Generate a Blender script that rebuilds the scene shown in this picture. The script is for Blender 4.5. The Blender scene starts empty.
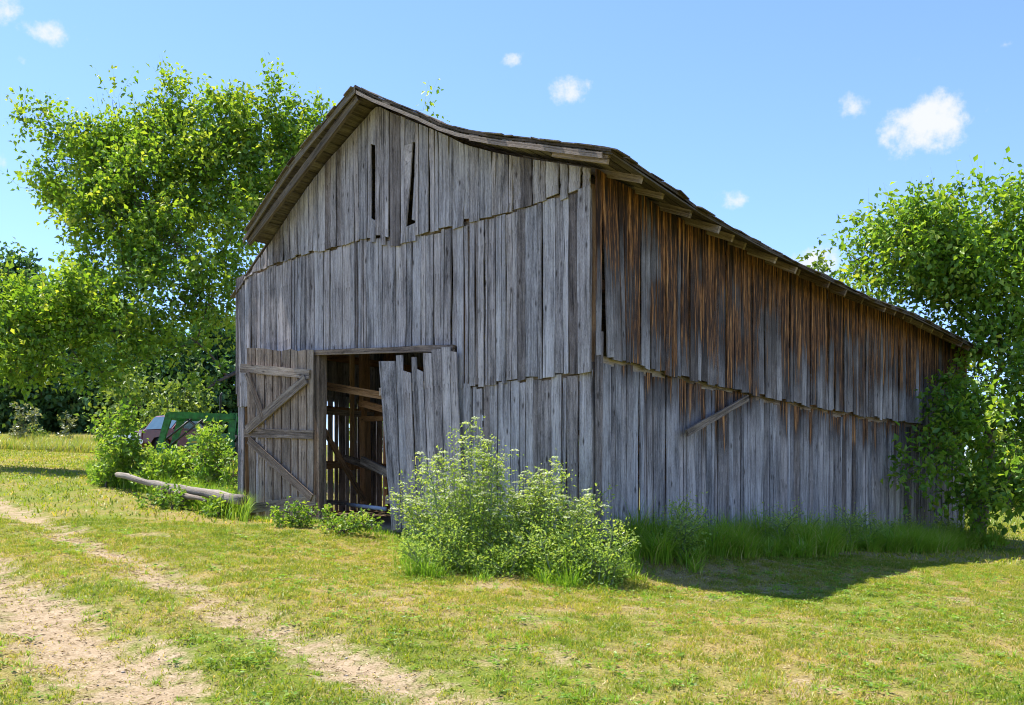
import bpy, bmesh, math, random
import numpy as np
from mathutils import Vector, Matrix, noise as mnoise

random.seed(11)
rng = np.random.default_rng(11)
SC = bpy.context.scene
COL = SC.collection

# ------------------------------------------------------------------ camera, sky, sun, exposure
F, CX, YH, HC = 994.0, 512.0, 500.0, 1.5          # focal length (px), principal column, horizon row, eye height
cam_d = bpy.data.cameras.new("camera")
cam = bpy.data.objects.new("camera", cam_d)
COL.objects.link(cam)
cam.location = (0, 0, HC)
cam.rotation_euler = (math.radians(90), 0, 0)
cam_d.sensor_width = 36.0
cam_d.sensor_fit = 'HORIZONTAL'
cam_d.lens = 36.0 * F / 1024.0
cam_d.shift_y = (YH - 352.5) / 1024.0
cam_d.clip_start = 0.1
cam_d.clip_end = 3000
SC.camera = cam

SUN_H = Vector((-0.815, 0.58, 0)).normalized()     # horizontal direction towards the sun
SUN_EL = math.radians(65)
sun_dir = Vector((SUN_H.x * math.cos(SUN_EL), SUN_H.y * math.cos(SUN_EL), math.sin(SUN_EL)))
sd = bpy.data.lights.new("sun", 'SUN')
sd.energy = 4.2
sd.angle = math.radians(0.53)
sd.color = (1.0, 0.945, 0.86)
so = bpy.data.objects.new("sun", sd)
COL.objects.link(so)
so.location = (-20, 15, 40)
so.rotation_euler = sun_dir.to_track_quat('Z', 'Y').to_euler()

SC.view_settings.view_transform = 'Standard'
SC.view_settings.look = 'None'
SC.view_settings.gamma = 1.0
SC.view_settings.use_curve_mapping = False
SC.view_settings.exposure = 1.28
SC.cycles.max_bounces = 7
SC.cycles.diffuse_bounces = 3
SC.cycles.glossy_bounces = 2
SC.cycles.transmission_bounces = 5
SC.cycles.transparent_max_bounces = 4
SC.cycles.sample_clamp_indirect = 6.0
SC.cycles.use_denoising = True
SC.cycles.filter_width = 1.05

W = bpy.data.worlds.new("World")
SC.world = W
W.use_nodes = True
nt = W.node_tree
nt.nodes.clear()
wo = nt.nodes.new("ShaderNodeOutputWorld")
bg = nt.nodes.new("ShaderNodeBackground")
bg.inputs['Strength'].default_value = 0.13
sky = nt.nodes.new("ShaderNodeTexSky")
sky.sky_type = 'NISHITA'
sky.sun_disc = False
sky.sun_elevation = SUN_EL
sky.sun_rotation = math.atan2(SUN_H.x, SUN_H.y)
sky.altitude = 250
sky.air_density = 1.0
sky.dust_density = 0.1
sky.ozone_density = 3.0


def wn(t, **kw):
    n = nt.nodes.new(t)
    for k, v in kw.items():
        setattr(n, k, v)
    return n


tc = wn("ShaderNodeTexCoord")
wnz = wn("ShaderNodeTexNoise")
wnz.inputs['Scale'].default_value = 34
wnz.inputs['Detail'].default_value = 7
wnz.inputs['Roughness'].default_value = 0.62
nt.links.new(tc.outputs['Generated'], wnz.inputs['Vector'])
# small fair-weather clouds: (column, row, half width, half height, density)
CLOUDS = [(48, 31, 34, 13, .95), (6, 10, 18, 14, 1.0), (22, 59, 12, 7, .5), (567, 89, 27, 15, .9), (556, 95, 17, 10, .85),
          (516, 60, 18, 9, .75), (851, 108, 19, 16, .85), (915, 131, 34, 25, 1.05), (940, 121, 36, 28, 1.05), (974, 120, 14, 14, .5), (728, 200, 17, 11, .75),
          (812, 265, 24, 17, 1.05), (1006, 45, 10, 7, .6), (0, 163, 30, 14, .85), (300, 20, 22, 8, .35), (918, 60, 12, 6, .4), (1180, 90, 60, 30, .9), (-160, 100, 70, 30, .9)]
prev = None
for (px, py, hw, hh, den) in CLOUDS:
    d = Vector(((px - CX) / F, 1, (YH - py) / F))
    L = d.length
    d.normalize()
    r = d.cross(Vector((0, 0, 1))).normalized()
    u = r.cross(d).normalized()
    va = wn("ShaderNodeVectorMath", operation='DOT_PRODUCT')
    va.inputs[1].default_value = r * (F * L / hw)
    vb = wn("ShaderNodeVectorMath", operation='DOT_PRODUCT')
    vb.inputs[1].default_value = u * (F * L / hh)
    nt.links.new(tc.outputs['Generated'], va.inputs[0])
    nt.links.new(tc.outputs['Generated'], vb.inputs[0])
    ma = wn("ShaderNodeMath", operation='MULTIPLY')
    nt.links.new(va.outputs['Value'], ma.inputs[0]); nt.links.new(va.outputs['Value'], ma.inputs[1])
    mb_ = wn("ShaderNodeMath", operation='MULTIPLY_ADD')
    nt.links.new(vb.outputs['Value'], mb_.inputs[0]); nt.links.new(vb.outputs['Value'], mb_.inputs[1]); nt.links.new(ma.outputs[0], mb_.inputs[2])
    mc = wn("ShaderNodeMath", operation='MULTIPLY_ADD')
    mc.inputs[1].default_value = -0.55
    mc.inputs[2].default_value = den
    nt.links.new(mb_.outputs[0], mc.inputs[0])
    if prev is None:
        prev = mc
    else:
        mx = wn("ShaderNodeMath", operation='MAXIMUM')
        nt.links.new(prev.outputs[0], mx.inputs[0]); nt.links.new(mc.outputs[0], mx.inputs[1])
        prev = mx
nm = wn("ShaderNodeMath", operation='MULTIPLY_ADD')
nm.inputs[1].default_value = 3.4
nm.inputs[2].default_value = -2.08
nt.links.new(wnz.outputs['Fac'], nm.inputs[0])
ad = wn("ShaderNodeMath", operation='ADD')
nt.links.new(nm.outputs[0], ad.inputs[0]); nt.links.new(prev.outputs[0], ad.inputs[1])
mr = wn("ShaderNodeMapRange", interpolation_type='SMOOTHSTEP')
mr.inputs['From Min'].default_value = 0.0
mr.inputs['From Max'].default_value = 1.05
mr.inputs['To Max'].default_value = 0.93
nt.links.new(ad.outputs[0], mr.inputs['Value'])
# the clean, slightly violet blue of the photograph's sky
tint = wn("ShaderNodeMix", data_type='RGBA', blend_type='MULTIPLY')
tint.inputs['Factor'].default_value = 1.0
tint.inputs['B'].default_value = (0.70, 0.755, 0.96, 1)
nt.links.new(sky.outputs[0], tint.inputs['A'])
cm = wn("ShaderNodeMix", data_type='RGBA')
cm.inputs['B'].default_value = (3.1, 3.15, 3.3, 1)
nt.links.new(mr.outputs[0], cm.inputs['Factor'])
nt.links.new(tint.outputs['Result'], cm.inputs['A'])
nt.links.new(cm.outputs['Result'], bg.inputs['Color'])
nt.links.new(bg.outputs[0], wo.inputs[0])


# ------------------------------------------------------------------ helpers
def at(px, py, Y):
    return Vector(((px - CX) / F * Y, Y, HC + (YH - py) / F * Y))


def tag(o, label=None, cat=None, group=None, kind=None):
    if label: o['label'] = label
    if cat: o['category'] = cat
    if group: o['group'] = group
    if kind: o['kind'] = kind
    return o


def empty(name, loc, label, cat, group=None, rz=0.0):
    o = bpy.data.objects.new(name, None)
    COL.objects.link(o)
    o.location = loc
    o.rotation_euler = (0, 0, rz)
    o.empty_display_size = 0.3
    return tag(o, label, cat, group)


def adopt(child, parent):
    """parent without moving a child whose mesh is in world coordinates"""
    child.parent = parent
    par = parent
    m = Matrix.Identity(4)
    chain = []
    while par is not None:
        chain.append(par); par = par.parent
    for p in reversed(chain):
        m = m @ p.matrix_parent_inverse @ p.matrix_basis
    child.matrix_parent_inverse = m.inverted()


class MB:
    """collects planks, beams, tubes; build() links them as one mesh object"""
    def __init__(s):
        s.v = []; s.f = []; s.uv = []; s.rnd = []; s.ev = []

    def add(s, verts, faces, uvs, rnd, ev=None):
        b = len(s.v)
        s.v.extend(verts)
        s.uv.extend(uvs)
        s.rnd.extend([rnd] * len(verts))
        s.ev.extend(ev if ev is not None else [99.0] * len(verts))
        s.f.extend([tuple(b + i for i in f) for f in faces])

    def plank(s, bl, br, tl, tr, n, th, nseg=5, wob=0.007, bow=0.009, eave=None, rnd=None):
        """board given by its four front corners, thickness th behind, edges that wander"""
        rnd = random.random() if rnd is None else rnd
        verts, uvs, ev = [], [], []
        w = (br - bl).length
        h = ((tl - bl).length + (tr - br).length) / 2
        uo, vo = rnd * 37.0, rnd * 91.0
        a, b = random.uniform(-1, 1), random.uniform(-1, 1)
        ph = random.uniform(0, 6)
        acr = (br - bl).normalized()
        for i in range(nseg + 1):
            k = i / nseg
            l = bl.lerp(tl, k); r = br.lerp(tr, k)
            dl = acr * (wob * random.uniform(-1, 1)); dr = acr * (wob * random.uniform(-1, 1))
            out = n * (bow * (a * math.sin(math.pi * k) + b * (k - .5) * .6 + .4 * math.sin(ph + 5 * k)))
            twist = n * (bow * .5 * math.sin(ph * 2 + 2.5 * k))
            verts += [l + dl + out + twist, r + dr + out - twist, r + dr + out - twist - n * th, l + dl + out + twist - n * th]
            vv = vo + k * h
            uvs += [(uo, vv), (uo + w, vv), (uo + w + th, vv), (uo - th, vv)]
            e = eave(k) if eave else 99.0
            ev += [e] * 4
        faces = []
        for i in range(nseg):
            q = i * 4
            for j in range(4):
                j2 = (j + 1) % 4
                faces.append((q + j, q + j2, q + 4 + j2, q + 4 + j))
        faces.append((3, 2, 1, 0))
        q = nseg * 4
        faces.append((q, q + 1, q + 2, q + 3))
        s.add(verts, faces, uvs, rnd, ev)

    def beam(s, p0, p1, w, h, up=Vector((0, 0, 1)), nseg=3, wob=.003, rnd=None):
        """straight timber from p0 to p1; w across, h along up"""
        d = (p1 - p0).normalized()
        side = d.cross(up).normalized()
        upv = side.cross(d).normalized()
        s.plank(p0 - upv * h / 2 + side * w / 2, p0 + upv * h / 2 + side * w / 2,
                p1 - upv * h / 2 + side * w / 2, p1 + upv * h / 2 + side * w / 2, side, w, nseg, wob, .002, None, rnd)

    def tube(s, pts, radii, sides=6, rnd=None, jit=0.0):
        rnd = random.random() if rnd is None else rnd
        verts, uvs, faces = [], [], []
        n = len(pts)
        dist = 0
        ref = Vector((0.31, 0.17, 0.93)).normalized()
        for i, p in enumerate(pts):
            t = (pts[min(i + 1, n - 1)] - pts[max(i - 1, 0)])
            t = t.normalized() if t.length > 1e-9 else Vector((0, 0, 1))
            if abs(t.dot(ref)) > .98:
                ref = Vector((1, 0.2, 0)).normalized()
            x = t.cross(ref).normalized(); y = t.cross(x).normalized()
            if i: dist += (pts[i] - pts[i - 1]).length
            for j in range(sides):
                a = 2 * math.pi * j / sides
                r = radii[i] * (1 + jit * random.uniform(-1, 1))
                verts.append(p + x * (r * math.cos(a)) + y * (r * math.sin(a)))
                uvs.append((rnd * 17 + j * .06, dist + rnd * 5))
        for i in range(n - 1):
            for j in range(sides):
                j2 = (j + 1) % sides
                faces.append((i * sides + j, i * sides + j2, (i + 1) * sides + j2, (i + 1) * sides + j))
        faces.append(tuple(range(sides))[::-1])
        faces.append(tuple((n - 1) * sides + j for j in range(sides)))
        s.add(verts, faces, uvs, rnd)

    def build(s, name, m, parent=None, smooth=False, local=False):
        me = bpy.data.meshes.new(name)
        me.from_pydata([tuple(v) for v in s.v], [], s.f)
        uvl = me.uv_layers.new(name="UVMap")
        li = np.empty(len(me.loops), dtype=np.int32)
        me.loops.foreach_get("vertex_index", li)
        uvl.data.foreach_set("uv", np.array(s.uv, dtype=np.float32)[li].ravel())
        at_ = me.attributes.new("rnd", 'FLOAT', 'POINT'); at_.data.foreach_set("value", np.array(s.rnd, dtype=np.float32))
        at_ = me.attributes.new("eave", 'FLOAT', 'POINT'); at_.data.foreach_set("value", np.array(s.ev, dtype=np.float32))
        if smooth:
            me.polygons.foreach_set("use_smooth", np.ones(len(me.polygons), dtype=bool))
        me.materials.append(m)
        o = bpy.data.objects.new(name, me)
        COL.objects.link(o)
        if parent is not None:
            if local: o.parent = parent
            else: adopt(o, parent)
        return o


def np_mesh(name, verts, faces, m, parent=None, rnd=None, smooth=False, local=False):
    """verts (N,3), faces (M,k) arrays, k constant"""
    me = bpy.data.meshes.new(name)
    k = faces.shape[1]
    me.vertices.add(len(verts)); me.vertices.foreach_set("co", verts.astype(np.float32).ravel())
    me.loops.add(faces.size); me.loops.foreach_set("vertex_index", faces.astype(np.int32).ravel())
    me.polygons.add(len(faces))
    me.polygons.foreach_set("loop_start", np.arange(0, faces.size, k, dtype=np.int32))
    me.polygons.foreach_set("loop_total", np.full(len(faces), k, dtype=np.int32))
    if smooth:
        me.polygons.foreach_set("use_smooth", np.ones(len(faces), dtype=bool))
    if rnd is not None:
        a = me.attributes.new("rnd", 'FLOAT', 'POINT'); a.data.foreach_set("value", rnd.astype(np.float32))
    me.update(calc_edges=True)
    me.validate()
    me.materials.append(m)
    o = bpy.data.objects.new(name, me)
    COL.objects.link(o)
    if parent is not None:
        if local: o.parent = parent
        else: adopt(o, parent)
    return o


def nrmz(a):
    return a / np.maximum(np.linalg.norm(a, axis=-1, keepdims=True), 1e-9)


def leaf_arrays(pos, axis, nrm, length, width, fold=0.25):
    """folded kite leaves: (verts, tri faces)"""
    n = len(pos)
    axis = nrmz(axis)
    side = nrmz(np.cross(axis, nrm))
    up = np.cross(side, axis)
    L = length[:, None]; Wd = width[:, None]
    v = np.empty((n, 4, 3))
    v[:, 0] = pos
    v[:, 1] = pos + axis * L * .42 + side * Wd * .5 + up * Wd * fold
    v[:, 2] = pos + axis * L - up * L * .12
    v[:, 3] = pos + axis * L * .42 - side * Wd * .5 + up * Wd * fold
    b = np.arange(n)[:, None] * 4
    f = np.concatenate([b + np.array([[0, 1, 2]]), b + np.array([[0, 2, 3]])], axis=0)
    return v.reshape(-1, 3), f


def blade_arrays(pos, h, w, lean_dir, lean, flat=None):
    """bent grass blades: 5 verts, 3 tris each"""
    n = len(pos)
    a = rng.uniform(0, 2 * math.pi, n)
    side = np.stack([np.cos(a), np.sin(a), np.zeros(n)], 1)
    ld = np.stack([np.cos(lean_dir), np.sin(lean_dir), np.zeros(n)], 1)
    up = np.array([[0, 0, 1.0]])
    H = h[:, None]; Wd = w[:, None]; Ln = lean[:, None]
    v = np.empty((n, 5, 3))
    mid = pos + up * H * .55 + ld * H * Ln * .3
    tip = pos + up * H * (1 - .45 * np.clip(Ln, 0, 1.6)) + ld * H * Ln
    v[:, 0] = pos - side * Wd * .5; v[:, 1] = pos + side * Wd * .5
    v[:, 2] = mid + side * Wd * .4; v[:, 3] = mid - side * Wd * .4
    v[:, 4] = tip
    b = np.arange(n)[:, None] * 5
    f = np.concatenate([b + np.array([[0, 1, 2]]), b + np.array([[0, 2, 3]]), b + np.array([[3, 2, 4]])], axis=0)
    return v.reshape(-1, 3), f


def hash2(ix, iy, seed):
    h = (ix.astype(np.int64) * 374761393 + iy.astype(np.int64) * 668265263 + seed * 1442695041) & 0x7fffffff
    h = ((h ^ (h >> 13)) * 1274126177) & 0x7fffffff
    return ((h ^ (h >> 16)) & 0xffff) / 65535.0


def vnoise(x, y, seed=0):
    ix = np.floor(x); iy = np.floor(y)
    fx = x - ix; fy = y - iy
    fx = fx * fx * (3 - 2 * fx); fy = fy * fy * (3 - 2 * fy)
    a = hash2(ix, iy, seed); b = hash2(ix + 1, iy, seed); c = hash2(ix, iy + 1, seed); d = hash2(ix + 1, iy + 1, seed)
    return (a * (1 - fx) + b * fx) * (1 - fy) + (c * (1 - fx) + d * fx) * fy


def fbm(x, y, seed=0, oct=4):
    s = 0; amp = .5; tot = 0
    for o in range(oct):
        s = s + amp * vnoise(x * 2 ** o, y * 2 ** o, seed + o * 7); tot += amp; amp *= .55
    return s / tot


# ------------------------------------------------------------------ materials
def mat(name):
    m = bpy.data.materials.new(name)
    m.use_nodes = True
    t = m.node_tree
    t.nodes.clear()
    out = t.nodes.new("ShaderNodeOutputMaterial")
    return m, t, out


def N(t, kind, **kw):
    n = t.nodes.new(kind)
    for k, v in kw.items():
        if k.startswith('i_'):
            n.inputs[k[2:].replace('_', ' ')].default_value = v
        else:
            setattr(n, k, v)
    return n


def ramp(t, src, stops, interp='LINEAR'):
    r = t.nodes.new("ShaderNodeValToRGB")
    r.color_ramp.interpolation = interp
    els = r.color_ramp.elements
    while len(els) < len(stops): els.new(.5)
    for e, (p, c) in zip(els, stops):
        e.position = p
        e.color = (*c, 1) if len(c) == 3 else c
    t.links.new(src, r.inputs['Fac'])
    return r


def mix(t, fac, a, b, blend='MIX'):
    n = t.nodes.new("ShaderNodeMix")
    n.data_type = 'RGBA'; n.blend_type = blend
    for sock, v in (('Factor', fac), ('A', a), ('B', b)):
        if isinstance(v, (int, float)): n.inputs[sock].default_value = v
        elif isinstance(v, tuple): n.inputs[sock].default_value = (*v, 1)
        else: t.links.new(v, n.inputs[sock])
    return n.outputs['Result']


def math_(t, op, a, b=None, c=None, clamp=False):
    n = t.nodes.new("ShaderNodeMath")
    n.operation = op; n.use_clamp = clamp
    for i, v in enumerate((a, b, c)):
        if v is None: continue
        if isinstance(v, (int, float)): n.inputs[i].default_value = v
        else: t.links.new(v, n.inputs[i])
    return n.outputs[0]


def wood_material(name, dark, mid, light, brown=None, rough=.85):
    """weathered board: grain runs along v of each board's own UVs"""
    m, t, out = mat(name)
    uv = N(t, "ShaderNodeUVMap"); uv.uv_map = "UVMap"
    rnd = N(t, "ShaderNodeAttribute", attribute_name="rnd")

    def nz(sx, sy, detail, rough_=.6, dist=0.0):
        mp = N(t, "ShaderNodeMapping"); mp.inputs['Scale'].default_value = (sx, sy, 1)
        t.links.new(uv.outputs[0], mp.inputs['Vector'])
        n = N(t, "ShaderNodeTexNoise"); n.inputs['Scale'].default_value = 1.0
        n.inputs['Detail'].default_value = detail; n.inputs['Roughness'].default_value = rough_; n.inputs['Distortion'].default_value = dist
        t.links.new(mp.outputs[0], n.inputs['Vector'])
        return n.outputs['Fac']
    grain = nz(80, 3.6, 6, .7, .25)
    fine = nz(150, 22, 3, .65)
    streak = nz(22, .55, 4, .6, .3)
    blotch = nz(5, 1.1, 5, .62, .4)
    crack = nz(60, .8, 3, .5)
    v = math_(t, 'MULTIPLY_ADD', grain, .95, 0.0)
    v = math_(t, 'MULTIPLY_ADD', streak, .78, v)
    v = math_(t, 'MULTIPLY_ADD', blotch, .75, v)
    v = math_(t, 'MULTIPLY_ADD', fine, .55, v)
    rr = math_(t, 'MULTIPLY_ADD', rnd.outputs['Fac'], .22, -1.16)
    v = math_(t, 'ADD', v, rr, clamp=True)
    col = ramp(t, v, [(.12, dark), (.42, mid), (.72, light), (.95, tuple(min(1, c * 1.25) for c in light))]).outputs[0]
    # slight hue difference between boards
    hue = N(t, "ShaderNodeTexWhiteNoise"); hue.noise_dimensions = '1D'
    t.links.new(math_(t, 'MULTIPLY', rnd.outputs['Fac'], 71.3), hue.inputs['W'])
    col = mix(t, math_(t, 'MULTIPLY', hue.outputs['Value'], .45), col, mix(t, 1.0, col, (1.14, .95, .80), 'MULTIPLY'))
    odd = N(t, "ShaderNodeTexWhiteNoise"); odd.noise_dimensions = '1D'
    t.links.new(math_(t, 'MULTIPLY', rnd.outputs['Fac'], 133.7), odd.inputs['W'])
    col = mix(t, math_(t, 'GREATER_THAN', odd.outputs['Value'], .90), col, mix(t, 1.0, col, (.52, .47, .43), 'MULTIPLY'))
    # long dark checks in the wood
    ck = ramp(t, crack, [(.31, (1, 1, 1)), (.36, (0, 0, 0))]).outputs[0]
    col = mix(t, math_(t, 'MULTIPLY', ck, .75), col, (.02, .018, .016))
    flk = ramp(t, nz(75, 14, 4, .7, .8), [(.33, (1, 1, 1)), (.39, (0, 0, 0))]).outputs[0]
    col = mix(t, math_(t, 'MULTIPLY', flk, .6), col, (.035, .030, .028))
    # knots and nail stains
    mpk = N(t, "ShaderNodeMapping"); mpk.inputs['Scale'].default_value = (7, 2.6, 1)
    t.links.new(uv.outputs[0], mpk.inputs['Vector'])
    vo = N(t, "ShaderNodeTexVoronoi"); vo.inputs['Scale'].default_value = 1.0
    t.links.new(mpk.outputs[0], vo.inputs['Vector'])
    kn = ramp(t, vo.outputs['Distance'], [(.06, (1, 1, 1)), (.17, (0, 0, 0))]).outputs[0]
    col = mix(t, math_(t, 'MULTIPLY', kn, .85), col, (.035, .024, .018))
    # nail rows: dark heads with a short rust run below, twice across every board
    sx = N(t, "ShaderNodeSeparateXYZ"); t.links.new(uv.outputs[0], sx.inputs[0])
    ul = math_(t, 'MULTIPLY_ADD', rnd.outputs['Fac'], -37.0, sx.outputs['X'])
    vl = math_(t, 'MULTIPLY_ADD', rnd.outputs['Fac'], -91.0, sx.outputs['Y'])
    fr = math_(t, 'FRACT', math_(t, 'MULTIPLY_ADD', vl, 1.05, .87))
    run = N(t, "ShaderNodeMapRange"); run.inputs['From Min'].default_value = .82; run.inputs['From Max'].default_value = 1.0
    t.links.new(fr, run.inputs['Value'])
    dx = math_(t, 'MINIMUM', math_(t, 'ABSOLUTE', math_(t, 'ADD', ul, -.032)), math_(t, 'ABSOLUTE', math_(t, 'ADD', ul, -.098)))
    ns = math_(t, 'MULTIPLY', math_(t, 'LESS_THAN', dx, .0085), math_(t, 'MULTIPLY', run.outputs[0], hue.outputs['Value']))
    col = mix(t, math_(t, 'MULTIPLY', ns, .8), col, (.04, .022, .014))
    if brown:
        geo_ = N(t, "ShaderNodeNewGeometry")
        big_ = N(t, "ShaderNodeTexNoise"); big_.inputs['Scale'].default_value = .8; big_.inputs['Detail'].default_value = 3
        t.links.new(geo_.outputs['Position'], big_.inputs['Vector'])
        # under the eave the boards have kept their brown, with black mould where the rain starts to reach
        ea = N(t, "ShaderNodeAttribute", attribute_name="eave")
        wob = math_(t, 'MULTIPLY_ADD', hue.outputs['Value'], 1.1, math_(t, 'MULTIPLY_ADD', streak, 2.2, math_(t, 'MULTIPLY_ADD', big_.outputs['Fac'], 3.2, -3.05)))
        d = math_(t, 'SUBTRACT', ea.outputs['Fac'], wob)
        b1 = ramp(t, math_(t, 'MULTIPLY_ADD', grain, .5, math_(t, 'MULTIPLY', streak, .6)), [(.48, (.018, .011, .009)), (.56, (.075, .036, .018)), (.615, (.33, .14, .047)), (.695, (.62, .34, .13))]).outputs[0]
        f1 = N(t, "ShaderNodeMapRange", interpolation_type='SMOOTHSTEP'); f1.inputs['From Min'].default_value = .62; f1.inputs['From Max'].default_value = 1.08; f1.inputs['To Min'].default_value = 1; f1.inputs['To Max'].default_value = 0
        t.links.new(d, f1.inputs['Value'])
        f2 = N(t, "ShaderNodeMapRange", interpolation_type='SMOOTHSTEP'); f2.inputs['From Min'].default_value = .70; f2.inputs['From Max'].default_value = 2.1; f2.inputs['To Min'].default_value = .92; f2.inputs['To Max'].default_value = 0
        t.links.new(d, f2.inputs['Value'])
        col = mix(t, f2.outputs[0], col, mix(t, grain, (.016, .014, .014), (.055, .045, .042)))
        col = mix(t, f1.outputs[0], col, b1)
    bs = N(t, "ShaderNodeBsdfPrincipled")
    t.links.new(col, bs.inputs['Base Color'])
    bs.inputs['Roughness'].default_value = rough
    bs.inputs['Specular IOR Level'].default_value = .25
    bp = N(t, "ShaderNodeBump"); bp.inputs['Strength'].default_value = 1.0; bp.inputs['Distance'].default_value = .016
    hgt = math_(t, 'MULTIPLY_ADD', grain, .8, math_(t, 'MULTIPLY_ADD', streak, .5, math_(t, 'MULTIPLY', ck, -.6)))
    t.links.new(hgt, bp.inputs['Height'])
    t.links.new(bp.outputs[0], bs.inputs['Normal'])
    t.links.new(bs.outputs[0], out.inputs[0])
    return m


M = {}
M['siding'] = wood_material("weathered_siding", (.040, .037, .040), (.264, .244, .246), (.52, .49, .495), brown=True)
M['oldwood'] = wood_material("brown_weathered_wood", (.042, .031, .023), (.205, .158, .120), (.42, .345, .275))
M['timber'] = wood_material("interior_timber", (.08, .042, .02), (.30, .165, .078), (.50, .30, .16))
M['logwood'] = wood_material("bare_log", (.04, .033, .026), (.155, .13, .105), (.36, .32, .27))
M['roofwood'] = wood_material("roof_boards", (.04, .032, .024), (.115, .095, .068), (.22, .19, .14))


def leaf_material(name, stops, transl=.42, gloss=.06, transcol=(1.25, 1.15, .45)):
    m, t, out = mat(name)
    rnd = N(t, "ShaderNodeAttribute", attribute_name="rnd")
    col = ramp(t, rnd.outputs['Fac'], stops).outputs[0]
    di = N(t, "ShaderNodeBsdfDiffuse"); t.links.new(col, di.inputs['Color'])
    tr = N(t, "ShaderNodeBsdfTranslucent"); t.links.new(mix(t, 1.0, col, transcol, 'MULTIPLY'), tr.inputs['Color'])
    ms = N(t, "ShaderNodeMixShader"); ms.inputs[0].default_value = transl
    t.links.new(di.outputs[0], ms.inputs[1]); t.links.new(tr.outputs[0], ms.inputs[2])
    gl = N(t, "ShaderNodeBsdfGlossy"); gl.inputs['Roughness'].default_value = .42; gl.inputs['Color'].default_value = (1, 1, 1, 1)
    m2 = N(t, "ShaderNodeMixShader"); m2.inputs[0].default_value = gloss
    t.links.new(ms.outputs[0], m2.inputs[1]); t.links.new(gl.outputs[0], m2.inputs[2])
    t.links.new(m2.outputs[0], out.inputs[0])
    return m


M['leaf'] = leaf_material("broad_leaves", [(0, (.075, .175, .024)), (.45, (.18, .335, .034)), (.8, (.33, .45, .05)), (1, (.46, .53, .08))], .5, .02, (1.25, 1.15, .5))
M['leaf_right'] = leaf_material("right_tree_leaves", [(0, (.08, .19, .026)), (.5, (.19, .355, .038)), (.85, (.34, .475, .055)), (1, (.47, .55, .09))], .5, .02, (1.25, 1.15, .5))
M['leaf_far'] = leaf_material("far_leaves", [(0, (.05, .12, .05)), (.5, (.09, .19, .07)), (.85, (.14, .25, .075)), (1, (.24, .31, .09))], .42, .02)
M['leaf_mid'] = leaf_material("edge_of_wood_leaves", [(0, (.09, .17, .04)), (.5, (.17, .26, .06)), (1, (.32, .38, .10))], .45, .02)
M['leaf_pale'] = leaf_material("pale_shrub_leaves", [(0, (.10, .14, .05)), (.5, (.20, .24, .10)), (1, (.38, .38, .22))], .3)
M['bramble'] = leaf_material("bramble_leaves", [(0, (.10, .22, .025)), (.5, (.21, .36, .045)), (1, (.38, .48, .09))], .5, .02, (1.25, 1.15, .5))
M['weed'] = leaf_material("hemlock_leaves", [(0, (.15, .27, .045)), (.5, (.31, .46, .085)), (1, (.52, .60, .16))], .5, .015, (1.2, 1.1, .6))
M['flower'] = leaf_material("flower_heads", [(0, (.36, .44, .18)), (.5, (.56, .62, .34)), (1, (.76, .78, .58))], .3, .0, (1, 1, .9))
M['stem'] = leaf_material("green_stems", [(0, (.10, .15, .05)), (1, (.17, .21, .08))], .1)
M['tallgrass'] = leaf_material("tall_grass_blades", [(0, (.13, .29, .02)), (.5, (.24, .43, .035)), (.88, (.36, .50, .06)), (1, (.60, .56, .24))], .5, .02, (1.15, 1.05, .5))
M['meadow'] = leaf_material("meadow_blades", [(0, (.18, .30, .03)), (.4, (.32, .38, .06)), (.7, (.44, .38, .15)), (1, (.54, .42, .28))], .4, .03)
M['lawn'] = leaf_material("lawn_blades", [(0, (.10, .19, .015)), (.3, (.19, .27, .022)), (.6, (.31, .33, .035)), (.8, (.42, .36, .09)), (1, (.52, .40, .19))], .5, .02, (1.3, 1.2, .5))


def bark_material(name, c0, c1):
    m, t, out = mat(name)
    tc_ = N(t, "ShaderNodeTexCoord")
    mp = N(t, "ShaderNodeMapping"); mp.inputs['Scale'].default_value = (14, 14, 3)
    t.links.new(tc_.outputs['Object'], mp.inputs['Vector'])
    n = N(t, "ShaderNodeTexNoise"); n.inputs['Detail'].default_value = 5; n.inputs['Scale'].default_value = 1.0
    t.links.new(mp.outputs[0], n.inputs['Vector'])
    col = ramp(t, n.outputs['Fac'], [(.3, c0), (.7, c1)]).outputs[0]
    b = N(t, "ShaderNodeBsdfPrincipled"); b.inputs['Roughness'].default_value = .9
    t.links.new(col, b.inputs['Base Color'])
    bp = N(t, "ShaderNodeBump"); bp.inputs['Distance'].default_value = .03; t.links.new(n.outputs['Fac'], bp.inputs['Height']); t.links.new(bp.outputs[0], b.inputs['Normal'])
    t.links.new(b.outputs[0], out.inputs[0])
    return m


M['bark'] = bark_material("bark", (.05, .038, .028), (.17, .13, .10))


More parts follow.
